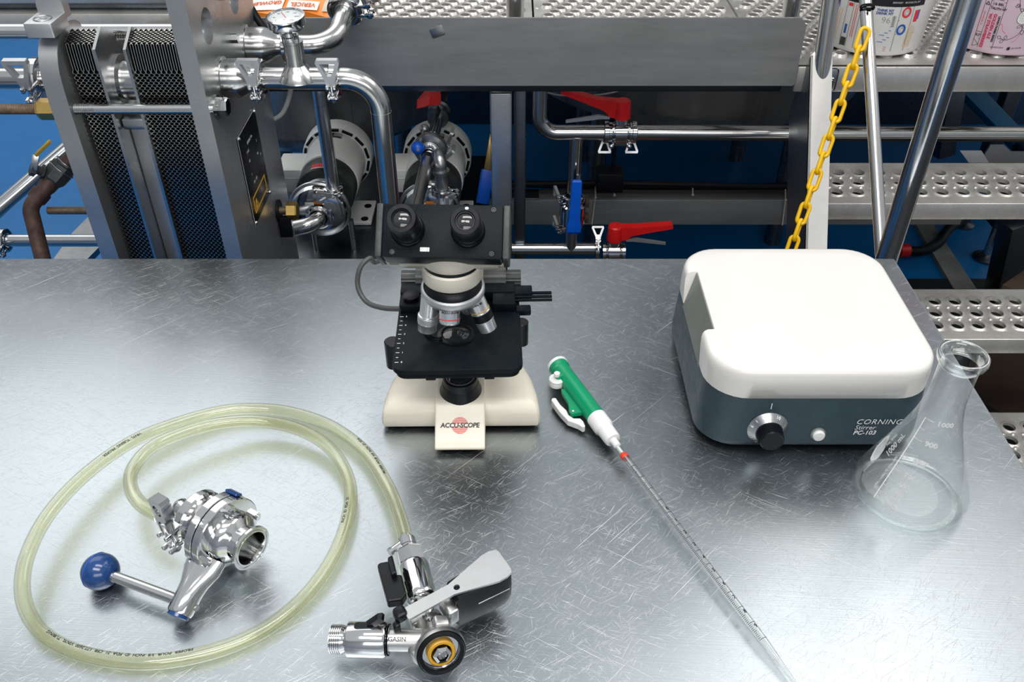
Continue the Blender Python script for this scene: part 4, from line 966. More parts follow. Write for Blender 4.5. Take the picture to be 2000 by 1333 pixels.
# ------------------------------------------------------------------ deck, toe plate, beams
DZ, DY = .092, 1.884
def perf(m, x0, x1, y0, y1, z, px=.0475, py=.0445, r=.0158, lip=.0030, seg=14, stag=True, buttons=True, th=.007):
    ny = max(1, round((y1 - y0) / py)); py = (y1 - y0) / ny
    for j in range(ny):
        ya, yb = y0 + j * py, y0 + (j + 1) * py; cy = (ya + yb) / 2
        off = (px * .32 * j) % px if stag else 0
        xs = [x0]; x = x0 + (off if off > 1e-4 else 0)
        if off > 1e-4: m.add([(x0, ya, z), (x, ya, z), (x, yb, z), (x0, yb, z)], [(0, 1, 2, 3)])
        while x + px <= x1 + 1e-6:
            cx = x + px / 2; o = len(m.v); R0 = []; q = []
            for i in range(seg):
                a = 2 * pi * (i + .5) / seg; c, s = cos(a), sin(a)
                k = min(px / 2 / abs(c) if abs(c) > 1e-6 else 9, py / 2 / abs(s) if abs(s) > 1e-6 else 9)
                q.append((cx + c * k, cy + s * k, z))
            # corner points keep neighbouring cells closed
            vs = list(q)
            for rr, zz in ((r + .0055, z), (r + .003, z + lip * .55), (r + .0008, z + lip), (r - .0012, z + lip * .9), (r - .0012, z - th)):
                vs += [(cx + rr * cos(2*pi*(i + .5)/seg), cy + rr * sin(2*pi*(i + .5)/seg), zz) for i in range(seg)]
            fs = []
            for l in range(5):
                for i in range(seg):
                    jx = (i + 1) % seg; fs.append((l*seg + i, l*seg + jx, (l+1)*seg + jx, (l+1)*seg + i))
            n0 = len(vs)
            vs += [(x, ya, z), (x + px, ya, z), (x + px, yb, z), (x, yb, z)]
            for ci, (sx_, sy_) in enumerate(((-1, -1), (1, -1), (1, 1), (-1, 1))):
                # two ring points either side of the corner direction
                ca = atan2(sy_ * py, sx_ * px); best = sorted(range(seg), key=lambda i: abs(((2*pi*(i+.5)/seg - ca + pi) % (2*pi)) - pi))[:2]
                fs.append((n0 + ci, best[0], best[1]))
            m.add(vs, fs)
            if buttons:
                for bx, by in ((x, ya), (x + px * .5, ya)) if j else ():
                    rb = .0038
                    m.lathe([(rb * 1.4, 0), (rb, .0022), (rb * .55, .0030), (rb * .4, .001)], T(bx, by, z), 8, (False, False))
            x += px
        if x < x1 - 1e-5: m.add([(x, ya, z), (x1, ya, z), (x1, yb, z), (x, yb, z)], [(0, 1, 2, 3)])
dk = thing('deck', 'raised steel walkway of perforated grip plate behind the toe plate', 'deck', (.3, 2.2, -.9))
def grate(x0, x1):
    m = M(); perf(m, x0, x1, DY + .045, 2.42, DZ, px=.050, py=.026, r=.0125, lip=.0062, buttons=True)
    m.add([(x0, DY, DZ), (x1, DY, DZ), (x1, DY + .045, DZ), (x0, DY + .045, DZ)], [(0, 1, 2, 3)])
    m.rbox(.004, .55, .04, T(x0 + .002, 2.15, DZ - .043), r=.001); m.rbox(.004, .55, .04, T(x1 - .002, 2.15, DZ - .043), r=.001)
    return ob('grip_plank', m, TREAD, dk, smooth=45)
grate(-.60, .05); grate(.055, .553); grate(.558, 1.21); grate(1.215, 1.9)
m = M(); m.rbox(1.35, .05, .058, T(1.30, DY + .025, DZ - .062), r=.004, b=.003); eb = ob('edge_beam', m, TREAD, dk)
m = M(); m.rbox(1.2, .04, .06, T(.0, DY + .025, DZ - .064), r=.004); ob('edge_beam', m, DARKST, dk)
m = M(); m.rbox(.055, .006, .052, T(.688, DY - .003, DZ - .058), r=.006); gp = ob('gusset_plate', m, STEEL, dk)
hexnut((.700, DY - .006, DZ - .032), (0, -1, 0), .009, .008, CHROME, 'bolt_head', gp)
m = M(); m.cyl((.700, DY - .014, DZ - .032), (.700, DY - .022, DZ - .032), .005, seg=12); ob('bolt_end', m, CHROME, gp)
m = M(); m.rbox(3.2, 3.95, .02, T(1.0, 4.41, DZ - .03), r=.004); ob('rear_plank', m, TREAD, dk)
m = M(); m.rbox(3.6, .01, .96, T(.75, 3.76, -.9), r=.003); ob('rear_blocker', m, DARKST, dk)  # dark panel added to hide the lit floor under the deck
# toe plate
tx0, tx1 = at(486, 100, y=1.87).x, at(1564, 100, y=1.87).x
tp = [(tx0, .052), (tx1 - .004, .052), (tx1, .056), (tx1, .184), (tx1 - .014, .199), (tx0, .199)]
m = M(); m.plate([tp], .006, MX(((1, 0, 0, 0), (0, 0, -1, 1.872), (0, 1, 0, 0), (0, 0, 0, 1)))); toe = ob('toe_plate', m, PANEL, label='long grey steel toe plate along the front of the walkway', cat='toe plate', smooth=0)
m = M(); m.rbox(.030, .022, .0006, T(at(854, 62, y=1.866).x, 1.866, at(854, 62, y=1.866).z) @ R(pi / 2, 'X') @ R(.35, 'Z'), r=.004); ob('tape_remnant', m, DULL, toe)
# left: trough edge behind the exchanger
lb = thing('trough_edge', 'long bright steel channel beam crossing behind the heat exchanger at top left', 'beam', (-1.2, 1.92, .14))
m = M(); m.rbox(1.7, .05, .050, T(-1.455, 1.915, .150), r=.003); ob('lower_web', m, TREAD, lb)
m = M(); m.rbox(1.7, .03, .02, T(-1.455, 1.935, .199), r=.002); ob('groove', m, DARKST, lb)
m = M(); m.rbox(1.7, .05, .10, T(-1.455, 1.92, .2185), r=.004); ob('upper_web', m, TREAD, lb)
m = M(); m.rbox(1.7, .012, .006, T(-1.455, 1.886, .1495), r=.001); ob('lip', m, CHROME, lb)
# posts
def sq(x, y, z0, z1, w_, mat, name, label, cat): 
    m = M(); m.rbox(w_, w_, z1 - z0, T(x, y, z0), r=.004, b=.001); return ob(name, m, mat, label=label, cat=cat)
pc = at(979, 300, y=1.905)
sq(pc.x, 1.93, -.9, DZ - .075, .050, STEEL, 'deck_post', 'square steel deck post right of the second pump', 'post')
sq(pc.x + .045, 2.02, -.9, DZ - .075, .03, DARKST, 'rear_post', 'dark narrow post close behind the square deck post', 'post')
for px_, lab in ((1006, 'round railing post behind middle of the toe plate'), (1546, 'round railing post behind right end of the toe plate')):
    p = at(px_, 15, y=1.945); m = M(); m.cyl((p.x, 1.945, DZ - .03), (p.x, 1.945, 1.1), .019, seg=24); m.cyl((p.x, 1.945, DZ), (p.x, 1.945, DZ + .006), .032); ob('railing_post', m, PIPE, label=lab, cat='post', group='deck railing posts')
# ------------------------------------------------------------------ stairs
RI, GO = .25, .167
stl = thing('stairs', 'steel perforated stair treads descending right of the table', 'stairs', (.95, 1.6, -.9))
NX = .995
for k in (1, 2, 3):
    yf, z = DY - GO * k, DZ - RI * k
    x0, x1 = .695, 1.75
    m = M(); perf(m, x0 + .012, x1, yf + .028, yf + .168, z, r=.0158, lip=.0028)
    m.add([(x0, yf, z), (x1, yf, z), (x1, yf + .028, z), (x0, yf + .028, z)], [(0, 1, 2, 3)])
    m.add([(x0, yf + .168, z), (x1, yf + .168, z), (x1, yf + .196, z), (x0, yf + .196, z)], [(0, 1, 2, 3)])
    m.add([(x0, yf + .028, z), (x0 + .012, yf + .028, z), (x0 + .012, yf + .168, z), (x0, yf + .168, z)], [(0, 1, 2, 3)])
    tr = ob('tread', m, TREAD, stl, smooth=45)
    m = M(); m.rbox(x1 - x0, .006, .040, T((x0 + x1) / 2, yf, z - .038), r=.002, b=.0015); ob('nosing', m, TREAD, tr)
    m = M(); m.rbox(x1 - x0, .004, .03, T((x0 + x1) / 2, yf + .196, z - .03), r=.001); ob('rear_lip', m, DULL, tr)
# stringer: a channel along the slope
sv = V((0, -GO, -RI)).normalized(); sn = V((0, -RI, GO)).normalized()      # down the slope, out of the slope
S1 = V((0, DY - .005, DZ + .02)); sl_ = 1.05
def along(x, a, b): return V((x, 0, 0)) + S1 + sv * a + sn * b
m = M(); fa = [along(.643, 0.0, .01), along(.690, -.05, .01), along(.690, sl_, .01), along(.643, sl_, .01)]
m.add([*fa, *[p - sn * .006 for p in fa]], [(0, 1, 2, 3), (7, 6, 5, 4), (0, 4, 5, 1), (1, 5, 6, 2), (2, 6, 7, 3), (3, 7, 4, 0)]); ob('stringer_face', m, STRING, stl, smooth=0)
m = M(); fa = [along(.643, .0, .01), along(.643, sl_, .01), along(.643, sl_, -.13), along(.643, .09, -.13)]
m.add([*fa, *[p + V((.005, 0, 0)) for p in fa]], [(0, 1, 2, 3), (7, 6, 5, 4), (0, 4, 5, 1), (1, 5, 6, 2), (2, 6, 7, 3), (3, 7, 4, 0)]); ob('stringer_web', m, DULL, stl, smooth=0)
# rails
def rod(name, p0, p1, r, mat, label, cat='handrail', group=None):
    m = M(); m.cyl(p0, p1, r, seg=32); return ob(name, m, mat, label=label, cat=cat, group=group)
rod('newel_post', (.705, 1.40, -.62), (.707, 1.40, .75), .0200, PIPE, 'thick polished handrail post rising from behind the table corner', 'post')
p0, p1 = at(1596, 195, y=1.852), at(1628, -40, y=1.90)
rod('rail_post', p0 + (p0 - p1).normalized() * .03, p1, .0185, PIPE, 'handrail post welded to the white stair stringer', 'post')
p0, p1 = at(1722, 500, y=1.44), at(1688, -40, y=1.84)
mr = rod('mid_rail', p0, p1, .0122, PIPE, 'slim polished rail with a black cable tie in front of white pail')
q0 = at(1694, 17, y=1.788); dq = (p1 - p0).normalized()
m = M(); m.torus(q0, dq, .0128, .0020, 24, 8); m.torus(q0 + dq * .004, dq + V((.1, 0, .1)), .0130, .0016, 24, 8); m.rbox(.008, .007, .007, T(q0.x - .003, q0.y - .015, q0.z), r=.001)
ob('cable_tie', m, RUBBER, mr)
# ------------------------------------------------------------------ yellow chain
c0, c1 = at(1688, 66, t=1.73), at(1541, 500, t=1.84)
ch = thing('plastic_chain', 'yellow plastic chain hanging from the slim rail across white stringer', 'chain', c0)
cd = (c1 - c0).normalized(); CLn = (c1 - c0).length
view = (c0 + c1) / 2 - V((0, 0, CH)); 
face = (-view - cd * (-view).dot(cd)).normalized()
pit = .0352; nl = int(CLn / pit) + 1
lk = M(); hl, hw2, rw = .0148, .0086, .0040
lp = [(hw2 * cos(a), hl * 1.0 - 0 + hw2 * sin(a) - 0, 0) for a in [pi * i / 8 for i in range(9)]] + [(-hw2 * cos(a), -hl - hw2 * sin(a), 0) for a in [pi * i / 8 for i in range(9)]]
lk.tube([(x, y * .92, z) for x, y, z in lp], rw, 10, True)
lme = None
for i in range(nl):
    p = c0 + cd * (pit * (i + .3)); X = frame(p, face, face.cross(cd)) @ R(radians(12 if i % 2 == 0 else 78), 'Y')
    # y of the frame runs along the chain
    if lme is None:
        o = ob('link', lk, YELLOW, ch); o.data.transform(wm(ch).to_3x3().to_4x4()); lme = o.data
        # the first link was stored relative to the chain's own origin
        for vv in lme.vertices: vv.co += ch.location
    else:
        o = bpy.data.objects.new('link', lme); COL.objects.link(o); o.parent = ch
    o.matrix_basis = wm(ch).inverted() @ X
# ------------------------------------------------------------------ pails on the deck
def pail(cx, cy, r0, r1, h, mat, label):
    p = thing('pail', label, 'pail', (cx, cy, DZ + .006))
    z = DZ + .006
    m = M(); m.lathe([(r0 - .006, 0), (r0 - .002, .002), (r0, .008), (r1, h - .02), (r1 + .006, h - .02), (r1 + .006, h - .012), (r1, h - .01), (r1, h), (r1 - .004, h), (r0 - .004, .01), (0, .008)], T(cx, cy, z), 72, (True, False))
    b = ob('pail_wall', m, mat, p)
    m = M(); m.torus((cx, cy, z + h - .06), (0, 0, 1), r1 + .004, .002, 48, 6); ob('pail_ring', m, mat, p)
    ph = atan2(-cy, -cx)
    def fn(u, zz, e=.0006):
        r = r0 + (r1 - r0) * zz / h + e; return V((cx + r * cos(ph + u / r), cy + r * sin(ph + u / r), z + zz))
    return p, b, fn
def flat(m, fn, u0, u1, z0, z1, n=6, e=.0006):
    for i in range(n):
        a, b = u0 + (u1 - u0) * i / n, u0 + (u1 - u0) * (i + 1) / n
        m.add([fn(a, z0, e), fn(b, z0, e), fn(b, z1, e), fn(a, z1, e)], [(0, 1, 2, 3)])
def ln(m, fn, pts, w_=.001, e=.0007):
    for (a, b), (c, d) in zip(pts, pts[1:]):
        L = sqrt((c - a) ** 2 + (d - b) ** 2) or 1; nx, ny = -(d - b) / L * w_ / 2, (c - a) / L * w_ / 2
        m.add([fn(a - nx, b - ny, e), fn(c - nx, d - ny, e), fn(c + nx, d + ny, e), fn(a + nx, b + ny, e)], [(0, 1, 2, 3)])
def ptext(m, s, size, fn, u, z, rot=0, bold=0, align='CENTER', e=.0008):
    c, q = cos(rot), sin(rot)
    m.text(s, size, fn=lambda x, y, zz: fn(u + x * c - y * q, z + x * q + y * c, e), bold=bold, align=align)
p1_, b1_, f1 = pail(.822, 2.028, .112, .121, .26, PAILW, 'white printed pail standing on the walkway behind the slim rail')
pk, pr_, pb, py_ = M(), M(), M(), M()
flat(pk, f1, -.062, .108, .109, .150, 12)
for u in (-.062, -.047, -.030, -.006, .052, .082): ln(pk, f1, [(u, .012), (u, .109)], .0007)
ln(pk, f1, [(-.062, .012), (.1, .012)], .0007); ln(pk, f1, [(.052, .080), (.1, .080)], .0006); ln(pk, f1, [(.052, .05), (.1, .05)], .0006)
for i in range(14): flat(pk, f1, -.061 + i * .0009, -.0606 + i * .0009 + (.0003 if i % 3 else .0004), .013, .031, 1)
ptext(pk, '96', .020, f1, .026, .080, 0, -.0006)
for i in range(6): ptext(pk, 'o8o', .005, f1, .042, .088 - i * .004)
for i in range(6): ln(pb, f1, [(.000, .058 - i * .005), (.042 - (i % 3) * .006, .058 - i * .005)], .0012)
ptext(pb, 'THINK NY', .0075, f1, .020, .1010, 0, .0002); ptext(pb, 'DRINK NY', .0075, f1, .020, .0945, 0, .0002)
for i in range(7): ln(pk, f1, [(-.018, .045 + i * .009), (-.012, .050 + i * .009)], .002)
flat(pb, f1, -.0575, -.0525, .040, .060, 2); flat(pr_, f1, -.059, -.049, .0995, .106, 2)
for i in range(3): ln(pr_, f1, [(.000, .022 - i * .004), (.040, .022 - i * .004)], .0009)
for i in range(2): ln(pr_, f1, [(-.041 + i * .004, .035), (-.041 + i * .004, .106)], .0012)
def blob(m, cu, cz, r): 
    ln(m, f1, [(cu + r * cos(a), cz + r * sin(a) * 1.15) for a in [radians(20 * i) for i in range(19)]], r * .5); ln(pk, f1, [(cu + r * .5 * cos(a) + .001, cz - .001 + r * .6 * sin(a)) for a in [radians(30 * i) for i in range(13)]], .0005, .0012)
blob(pr_, .067, .097, .0085); blob(pb, .064, .060, .0085)
for i in range(5): ln(py_, f1, [(.078 + i * .004, .02), (.083 + i * .004, .075 - i * .003)], .0009); ln(py_, f1, [(-.100 + i * .006, .02), (-.096 + i * .006, .09)], .0010)
flat(pr_, f1, -.100, -.090, .085, .115, 2); flat(pb, f1, -.088, -.082, .09, .112, 2); flat(pr_, f1, .088, .098, .075, .100, 2); flat(pb, f1, .096, .101, .08, .1, 1)
for mm, mt, nm in ((pk, INKK, 'black_print'), (pr_, INKR, 'red_print'), (pb, INKB, 'blue_print'), (py_, INKY, 'amber_print')): ob(nm, mm, mt, b1_, smooth=0)
mw = M(); ptext(mw, 'BROOKLYN, NY', .005, f1, -.032, .118, 0, .0001, e=.0012); ptext(mw, 'BREWERY   BROOKLYN, NY', .005, f1, .062, .118, 0, .0001, e=.0012); ob('white_print', mw, INKW, b1_, smooth=0)
p2_, b2_, f2 = pail(1.108, 2.025, .108, .114, .26, PAILP, 'pink printed pail standing on the walkway at the right edge')
pk, pp_, pw = M(), M(), M()
O2 = -.045                                         # label's left column
for u in (O2 + .006, O2 + .018, O2 + .048): ln(pk, f2, [(u, .012), (u, .16)], .0008)
ln(pk, f2, [(O2 - .03, .030), (O2 + .018, .030)], .0007); ln(pk, f2, [(O2 + .006, .045), (O2 + .018, .045)], .0007)
ln(pk, f2, [(O2 + .018, .113), (O2 + .048, .113)], .0007); ln(pk, f2, [(O2 + .018, .103), (O2 + .048, .103)], .0007)
for i in range(6): ln(pk, f2, [(O2 + .022, .137 - i * .004), (O2 + .042, .137 - i * .004)], .0010)
ptext(pk, '1/6 BBL', .0075, f2, O2 + .033, .108, 0, .0001); ptext(pk, 'TALITH NY', .0065, f2, O2 + .036, .0985, 0, .0002)
ptext(pk, 'LEWIN FARMS SERIES', .0060, f2, O2 + .043, .056, -pi / 2, .0002)
ptext(pp_, 'GOLDEN ALE', .0090, f2, O2 + .034, .061, -pi / 2, .0004); ptext(pp_, 'W/ STRAWBERRIES', .0088, f2, O2 + .0245, .050, -pi / 2, .0004)
ptext(pp_, 'GROWLER 32', .005, f2, O2 + .011, .075, -pi / 2, 0)
ln(pk, f2, [(O2 + .012 + .0045 * cos(radians(a)), .106 + .0045 * sin(radians(a))) for a in (90, 210, 330, 90)], .0014)
flat(pp_, f2, O2 + .010, O2 + .016, .125, .15, 2)
ln(pk, f2, [(O2 + .006, .012), (O2 + .018, .018), (O2 + .006, .028)], .0007); ptext(pk, 'KP', .009, f2, O2 + .012, .0375)
# drawn strawberry with vines
bc_ = (.046, .088)
sb = [(bc_[0] + .0125 * sin(a) * (1 - .35 * cos(a)), bc_[1] + .0165 * cos(a)) for a in [2 * pi * i / 22 for i in range(23)]]
pts = [f2(u, z, .0007) for u, z in sb[:-1]]; pw.add([f2(*bc_, .0007)] + pts, [(0, 1 + i, 1 + (i + 1) % 22) for i in range(22)])
ln(pk, f2, sb, .0008)
for i in range(4):
    for j in range(4): ln(pk, f2, [(bc_[0] - .007 + j * .0045, bc_[1] + .008 - i * .0055), (bc_[0] - .0066 + j * .0045, bc_[1] + .0066 - i * .0055)], .0008, .001)
def vine(pts): ln(pk, f2, [(p.x, p.y) for p in spline([V((a, b, 0)) for a, b in pts], 5)], .0008)
def leaf(u, z, a, L=.009):
    pts = [(u + L * t * cos(a) - s * L * .32 * sin(pi * t) * sin(a), z + L * t * sin(a) + s * L * .32 * sin(pi * t) * cos(a)) for s in (1, -1) for t in ([i / 6 for i in range(7)] if s == 1 else [1 - i / 6 for i in range(7)])]; ln(pk, f2, pts, .0007)
vine([(.046, .071), (.050, .058), (.040, .044), (.025, .036), (.014, .038)]); leaf(.014, .038, 2.6); leaf(.02, .036, -2.2); leaf(.022, .037, 1.4)
vine([(.016, .128), (.026, .122), (.030, .108), (.036, .098)]); leaf(.03, .11, 3.4); leaf(.031, .108, 2.5); leaf(.033, .104, -.6)
leaf(.048, .068, -.4); leaf(.046, .068, 3.6); leaf(.05, .06, -1.2, .012); vine([(.06, .115), (.068, .122), (.074, .13)]); leaf(.066, .12, 1.8); leaf(.066, .12, -.5)
vine([(.06, .085), (.07, .088), (.08, .086)])
for q in (((.0, .065), (.008, .068), (.012, .056), (.02, .05)), ((.036, .032), (.044, .036), (.05, .05)), ((.03, .145), (.04, .138), (.048, .15))): ln(pp_, f2, [(p.x, p.y) for p in spline([V((a, b, 0)) for a, b in q], 5)], .0007)
ptext(pk, 'GRANDVIEW', .0045, f2, .012, .018, .05); ptext(pk, '#', .010, f2, .036, .018, 0, .0004); ptext(pk, 'GROWLER', .0045, f2, .052, .019, .1)
for mm, mt, nm in ((pk, INKK, 'black_print'), (pp_, INKP, 'pink_print'), (pw, PAILW, 'white_print')): ob(nm, mm, mt, b2_, smooth=0)
# ------------------------------------------------------------------ orange bag on the deck
bg_ = thing('orange_bag', 'orange and white printed bag lying on the walkway above thermometer', 'bag', (-.53, 2.32, DZ))
BO = T(-.505, 2.06, DZ + .006) @ R(radians(-4), 'Z')
m = M(); L = []
for i in range(15):
    y = .36 * i / 14; e = sin(pi * min(max(i / 14, .02), .98)) ** .5
    L.append([(x * (.15 + .01 * sin(i * 1.7)), y + .010 * sin(x * 7 + i), (.034 * e * (1 - x * x * .85) + .003 * sin(x * 9 + i * 2.1)) * s + .038) for s in (1, -1) for x in ([k / 5 for k in range(-5, 6)] if s == 1 else [k / 5 for k in range(5, -6, -1)])])
m.loft(L, X=BO); bgb = ob('bag_body', m, ORANGE, bg_, smooth=60)
def onbag(x, y, e=.0015):
    t = min(max(y / .36, .02), .98); return BO @ V((x, y, .034 * sin(pi * t) ** .5 * (1 - (x / .15) ** 2 * .85) + .038 + .003 + e))
def bpatch(x0, x1, y0, y1):
    m = M(); n = 6
    for i in range(n):
        for j in range(n):
            a, b = x0 + (x1-x0)*i/n, x0 + (x1-x0)*(i+1)/n; c, d = y0 + (y1-y0)*j/n, y0 + (y1-y0)*(j+1)/n
            m.add([onbag(a, c), onbag(b, c), onbag(b, d), onbag(a, d)], [(0, 1, 2, 3)])
    return m
ob('white_panel', bpatch(-.110, -.028, .01, .11), WHITEP, bgb); ob('white_panel', bpatch(-.018, .055, .012, .045), WHITEP, bgb); ob('clear_window', bpatch(.066, .130, .01, .07), pm('bag_window', (.62, .57, .46), 0, .25, .2, 30), bgb)
INKO = pm('orange_print', (.90, .25, .03), 0, .5)
m = M(); m.text('GROWLER', .019, fn=lambda x, y, z: onbag(-.069 - x * .8, .036 - y, .003), bold=.0005); m.text('VERICEL', .020, fn=lambda x, y, z: onbag(.0185 - x * .8, .028 - y, .003), bold=.0004); ob('orange_print', m, INKO, bgb, smooth=0)
# ------------------------------------------------------------------ pumps
pst = thing('pump_stand', 'dark steel skid under the two white pumps', 'stand', (-.35, 2.15, -.9))
m = M(); m.rbox(.74, .66, .02, T(-.435, 2.16, -.445), r=.004); ob('skid_top', m, DARKST, pst)
for x in (-.77, -.10):
    for y in (1.87, 2.44): m = M(); m.rbox(.04, .04, .455, T(x, y, -.9), r=.004); ob('leg', m, DARKST, pst)
def pump(cx, label):
    PZ_ = -.292
    p = thing('pump', label, 'pump', (cx, 2.1, -.425), 'white motor pumps under the walkway')
    X = T(cx, 1.915, PZ_) @ R(-pi / 2, 'X') @ R(0, 'Z')           # local z runs back (+y)
    m = M(); m.lathe([(.060, .150), (.076, .155), (.078, .165), (.078, .285), (.074, .295)], X, 48); mo = ob('motor', m, MOTOR, p)
    m = M(); m.lathe([(.078, .282), (.091, .284), (.0935, .289), (.0935, .335), (.086, .350), (.03, .354)], X, 48, (False, True)); fc = ob('fan_cover', m, MOTOR, p)
    for i in range(14):
        a = 2 * pi * i / 14; mm = M(); mm.rbox(.030, .0070, .006, X @ R(a, 'Z') @ T(0, -.0855, .2795), r=.001); ob('vent_slot', mm, RUBBER, fc)
    m = M(); m.rbox(.080, .10, .066, T(cx - .098, 2.125, PZ_ - .035), r=.005, b=.004); jb = ob('junction_box', m, MOTOR, p)
    m = M(); m.rbox(.083, .103, .003, T(cx - .098, 2.125, PZ_ + .005), r=.005, b=.001); ob('box_lid', m, MOTOR, jb)
    for dz in (-.015, .035): m = M(); m.sph((cx - .139, 2.085, PZ_ + dz - .012), .004, 10); ob('screw', m, STEEL, jb)
    lab = M()
    for a0 in (90 + 2,):
        for i in range(5):
            u0, u1 = radians(72 + i * 9), radians(72 + (i + 1) * 9)
            def q(u, y): return V((cx + .0788 * cos(u), y, PZ_ + .0788 * sin(u)))
            lab.add([q(u0, 2.17), q(u1, 2.17), q(u1, 2.225), q(u0, 2.225)], [(0, 1, 2, 3)])
    lo_ = ob('rating_plate', lab, GREYIRON, mo)
    lab = M()
    for i in range(3):
        u0, u1 = radians(72 + i * 5), radians(72 + (i + 1) * 5)
        def q(u, y): return V((cx + .0793 * cos(u), y, PZ_ + .0793 * sin(u)))
        lab.add([q(u0, 2.178), q(u1, 2.178), q(u1, 2.218), q(u0, 2.218)], [(0, 1, 2, 3)])
    ob('plate_print', lab, ALU, lo_)
    m = M(); m.lathe([(.072, .085), (.074, .09), (.074, .15), (.066, .156)], X, 44)
    for i in range(6):
        a = 2 * pi * (i + .5) / 6; m.lathe([(.006, .082), (.006, .086), (.003, .087)][::-1], X @ T(.064 * cos(a), .064 * sin(a), 0), 10)
    ad = ob('adapter', m, GREYIRON, p)
    m = M(); m.lathe([(.045, .02), (.052, .03), (.050, .036), (.055, .042), (.05, .05), (.055, .056), (.050, .062), (.055, .07), (.05, .085)], X, 40); ob('seal_guard', m, DULL, p)
    m = M()
    for i in range(4):
        u0, u1 = radians(84 + i * 7), radians(84 + (i + 1) * 7)
        def q(u, y): return V((cx + .0748 * cos(u), y, PZ_ + .0748 * sin(u)))
        m.add([q(u0, 2.01), q(u1, 2.01), q(u1, 2.03), q(u0, 2.03)], [(0, 1, 2, 3)])
    ob('red_label', m, INKR, ad)
    m = M()
    for i in range(4):
        u0, u1 = radians(84 + i * 7), radians(84 + (i + 1) * 7)
        m.add([q(u0, 2.003), q(u1, 2.003), q(u1, 2.0095), q(u0, 2.0095)], [(0, 1, 2, 3)])
    ob('white_label', m, ALU, ad)
    m = M(); m.lathe([(.0, -.012), (.030, -.013), (.054, -.012), (.066, -.006), (.0705, .004), (.0705, .012), (.064, .022), (.050, .028), (.04, .03)], X, 52, (False, True)); vo = ob('volute', m, CHROME, p)
    m = M(); m.torus((cx, 1.928, PZ_), (0, 1, 0), .0715, .0055, 52, 8); ob('volute_clamp', m, STEEL, p)
    m = M(); m.rbox(.022, .009, .0006, T(cx - .018, 1.9020, PZ_ + .029) @ R(pi / 2, 'X'), r=.001); ob('white_label', m, INKW, vo)
    m = M(); m.rbox(.020, .009, .0006, T(cx + .004, 1.9020, PZ_ + .032) @ R(pi / 2, 'X'), r=.001); ob('orange_label', m, INKO, vo)
    m = M(); m.cyl((cx + .030, 1.9035, PZ_ + .018), (cx + .030, 1.9015, PZ_ + .018), .016); ob('round_tag', m, ALU, vo)
    m = M(); m.tube(fillet([(cx + .002, 1.905, PZ_ - .003), (cx + .002, 1.862, PZ_ - .003), (cx - .11, 1.850, PZ_ - .022)], .035, 10), .0195, 24); ob('suction_elbow', m, PIPE, p)
    m = M(); m.torus((cx + .002, 1.892, PZ_ - .003), (0, 1, 0), .026, .006, 32, 8); m.rbox(.008, .012, .034, T(cx + .033, 1.885, PZ_ - .018), r=.002); m.rbox(.016, .007, .016, T(cx + .033, 1.88, PZ_ + .012), r=.003); ob('suction_clamp', m, CHROME, p)
    m = M(); m.rbox(.155, .12, .012, T(cx + .02, 2.13, -.425), r=.004); m.rbox(.05, .10, .06, T(cx, 2.13, -.42), r=.004); ob('motor_foot', m, MOTOR, p)
    for dx in (-.04, .078):
        for dy in (2.085, 2.155): m = M(); m.cyl((cx + dx, dy, -.414), (cx + dx, dy, -.411), .010); ob('bolt_hole', m, RUBBER, p)
    for dx in (-.03, .068): m = M(); m.cyl((cx + dx, 1.95, -.425), (cx + dx, 1.95, -.335), .007); ob('support_leg', m, STEEL, p)
    return p, PZ_
pump(-.478, 'white motor pump nearest the heat exchanger, with curved suction elbow'); pump(-.205, 'white motor pump half hidden behind the blue-knobbed valve')
# discharge pipe of the first pump
m = M(); m.tube(fillet([(-.438, 1.925, -.262), (-.438, 1.925, .05), (-.438, 2.1, .06)], .04, 8), .0158, 28); ob('discharge_pipe', m, STEEL, label='dark upright steel pipe rising in front of the left pump motor', cat='pipe')
put_clamp((-.438, 1.925, -.232), (0, 0, 1), .35, 'small pipe clamp at the foot of the dark upright pipe', .75)
# ------------------------------------------------------------------ inclined pipe with valves over the second pump
a0, a1 = at(812, 410, t=1.95), at(872, 160, t=2.47)
ad_ = (a1 - a0).normalized()
m = M(); m.cyl(a0 - ad_ * .12, a0 + ad_ * .22, .0152, seg=28); ob('valve_pipe', m, PIPE, label='dull steel pipe rising to the blue-knobbed valve behind microscope', cat='pipe')
m = M(); m.cyl(a0 + ad_ * .24, a1 + ad_ * .4, .0152, seg=28); ob('upper_valve_pipe', m, PIPE, label='steel pipe leaving the red-handled valve under the walkway', cat='pipe')
def vpt(px, py): # nearest point on the pipe axis for a photograph point
    best = min((i / 200 for i in range(-40, 260)), key=lambda s: sum((q - w_) ** 2 for q, w_ in zip(prj(a0.lerp(a1, s)), (px, py)))); return a0.lerp(a1, best)
def prj(p):
    zf = p.y * cos(TH) + (CH - p.z) * sin(TH); return (1000 + p.x / zf * F, 666.5 - (p.y * sin(TH) - (CH - p.z) * cos(TH)) / zf * F)
bvp = vpt(845, 292)
bv_ = thing('butterfly_valve', 'small steel butterfly valve with round blue knob above second pump', 'valve', bvp)
VXm = frame(bvp, ad_, (1, 0, 0))
m = M(); m.lathe([(.018, -.022), (.024, -.020), (.026, -.012), (.040, -.010), (.041, -.006), (.041, .006), (.040, .010), (.026, .012), (.024, .020), (.018, .022)], VXm, 40); ob('valve_body', m, DULL, bv_)
kb_ = at(816, 289, t=(bvp.y * cos(TH) + (CH - bvp.z) * sin(TH)) - .045)
ke_ = at(829, 252, t=(bvp.y * cos(TH) + (CH - bvp.z) * sin(TH)) + .0)
m = M(); m.sph(kb_, .0165, 24); kn_ = ob('knob', m, BLUEH, bv_, smooth=80)
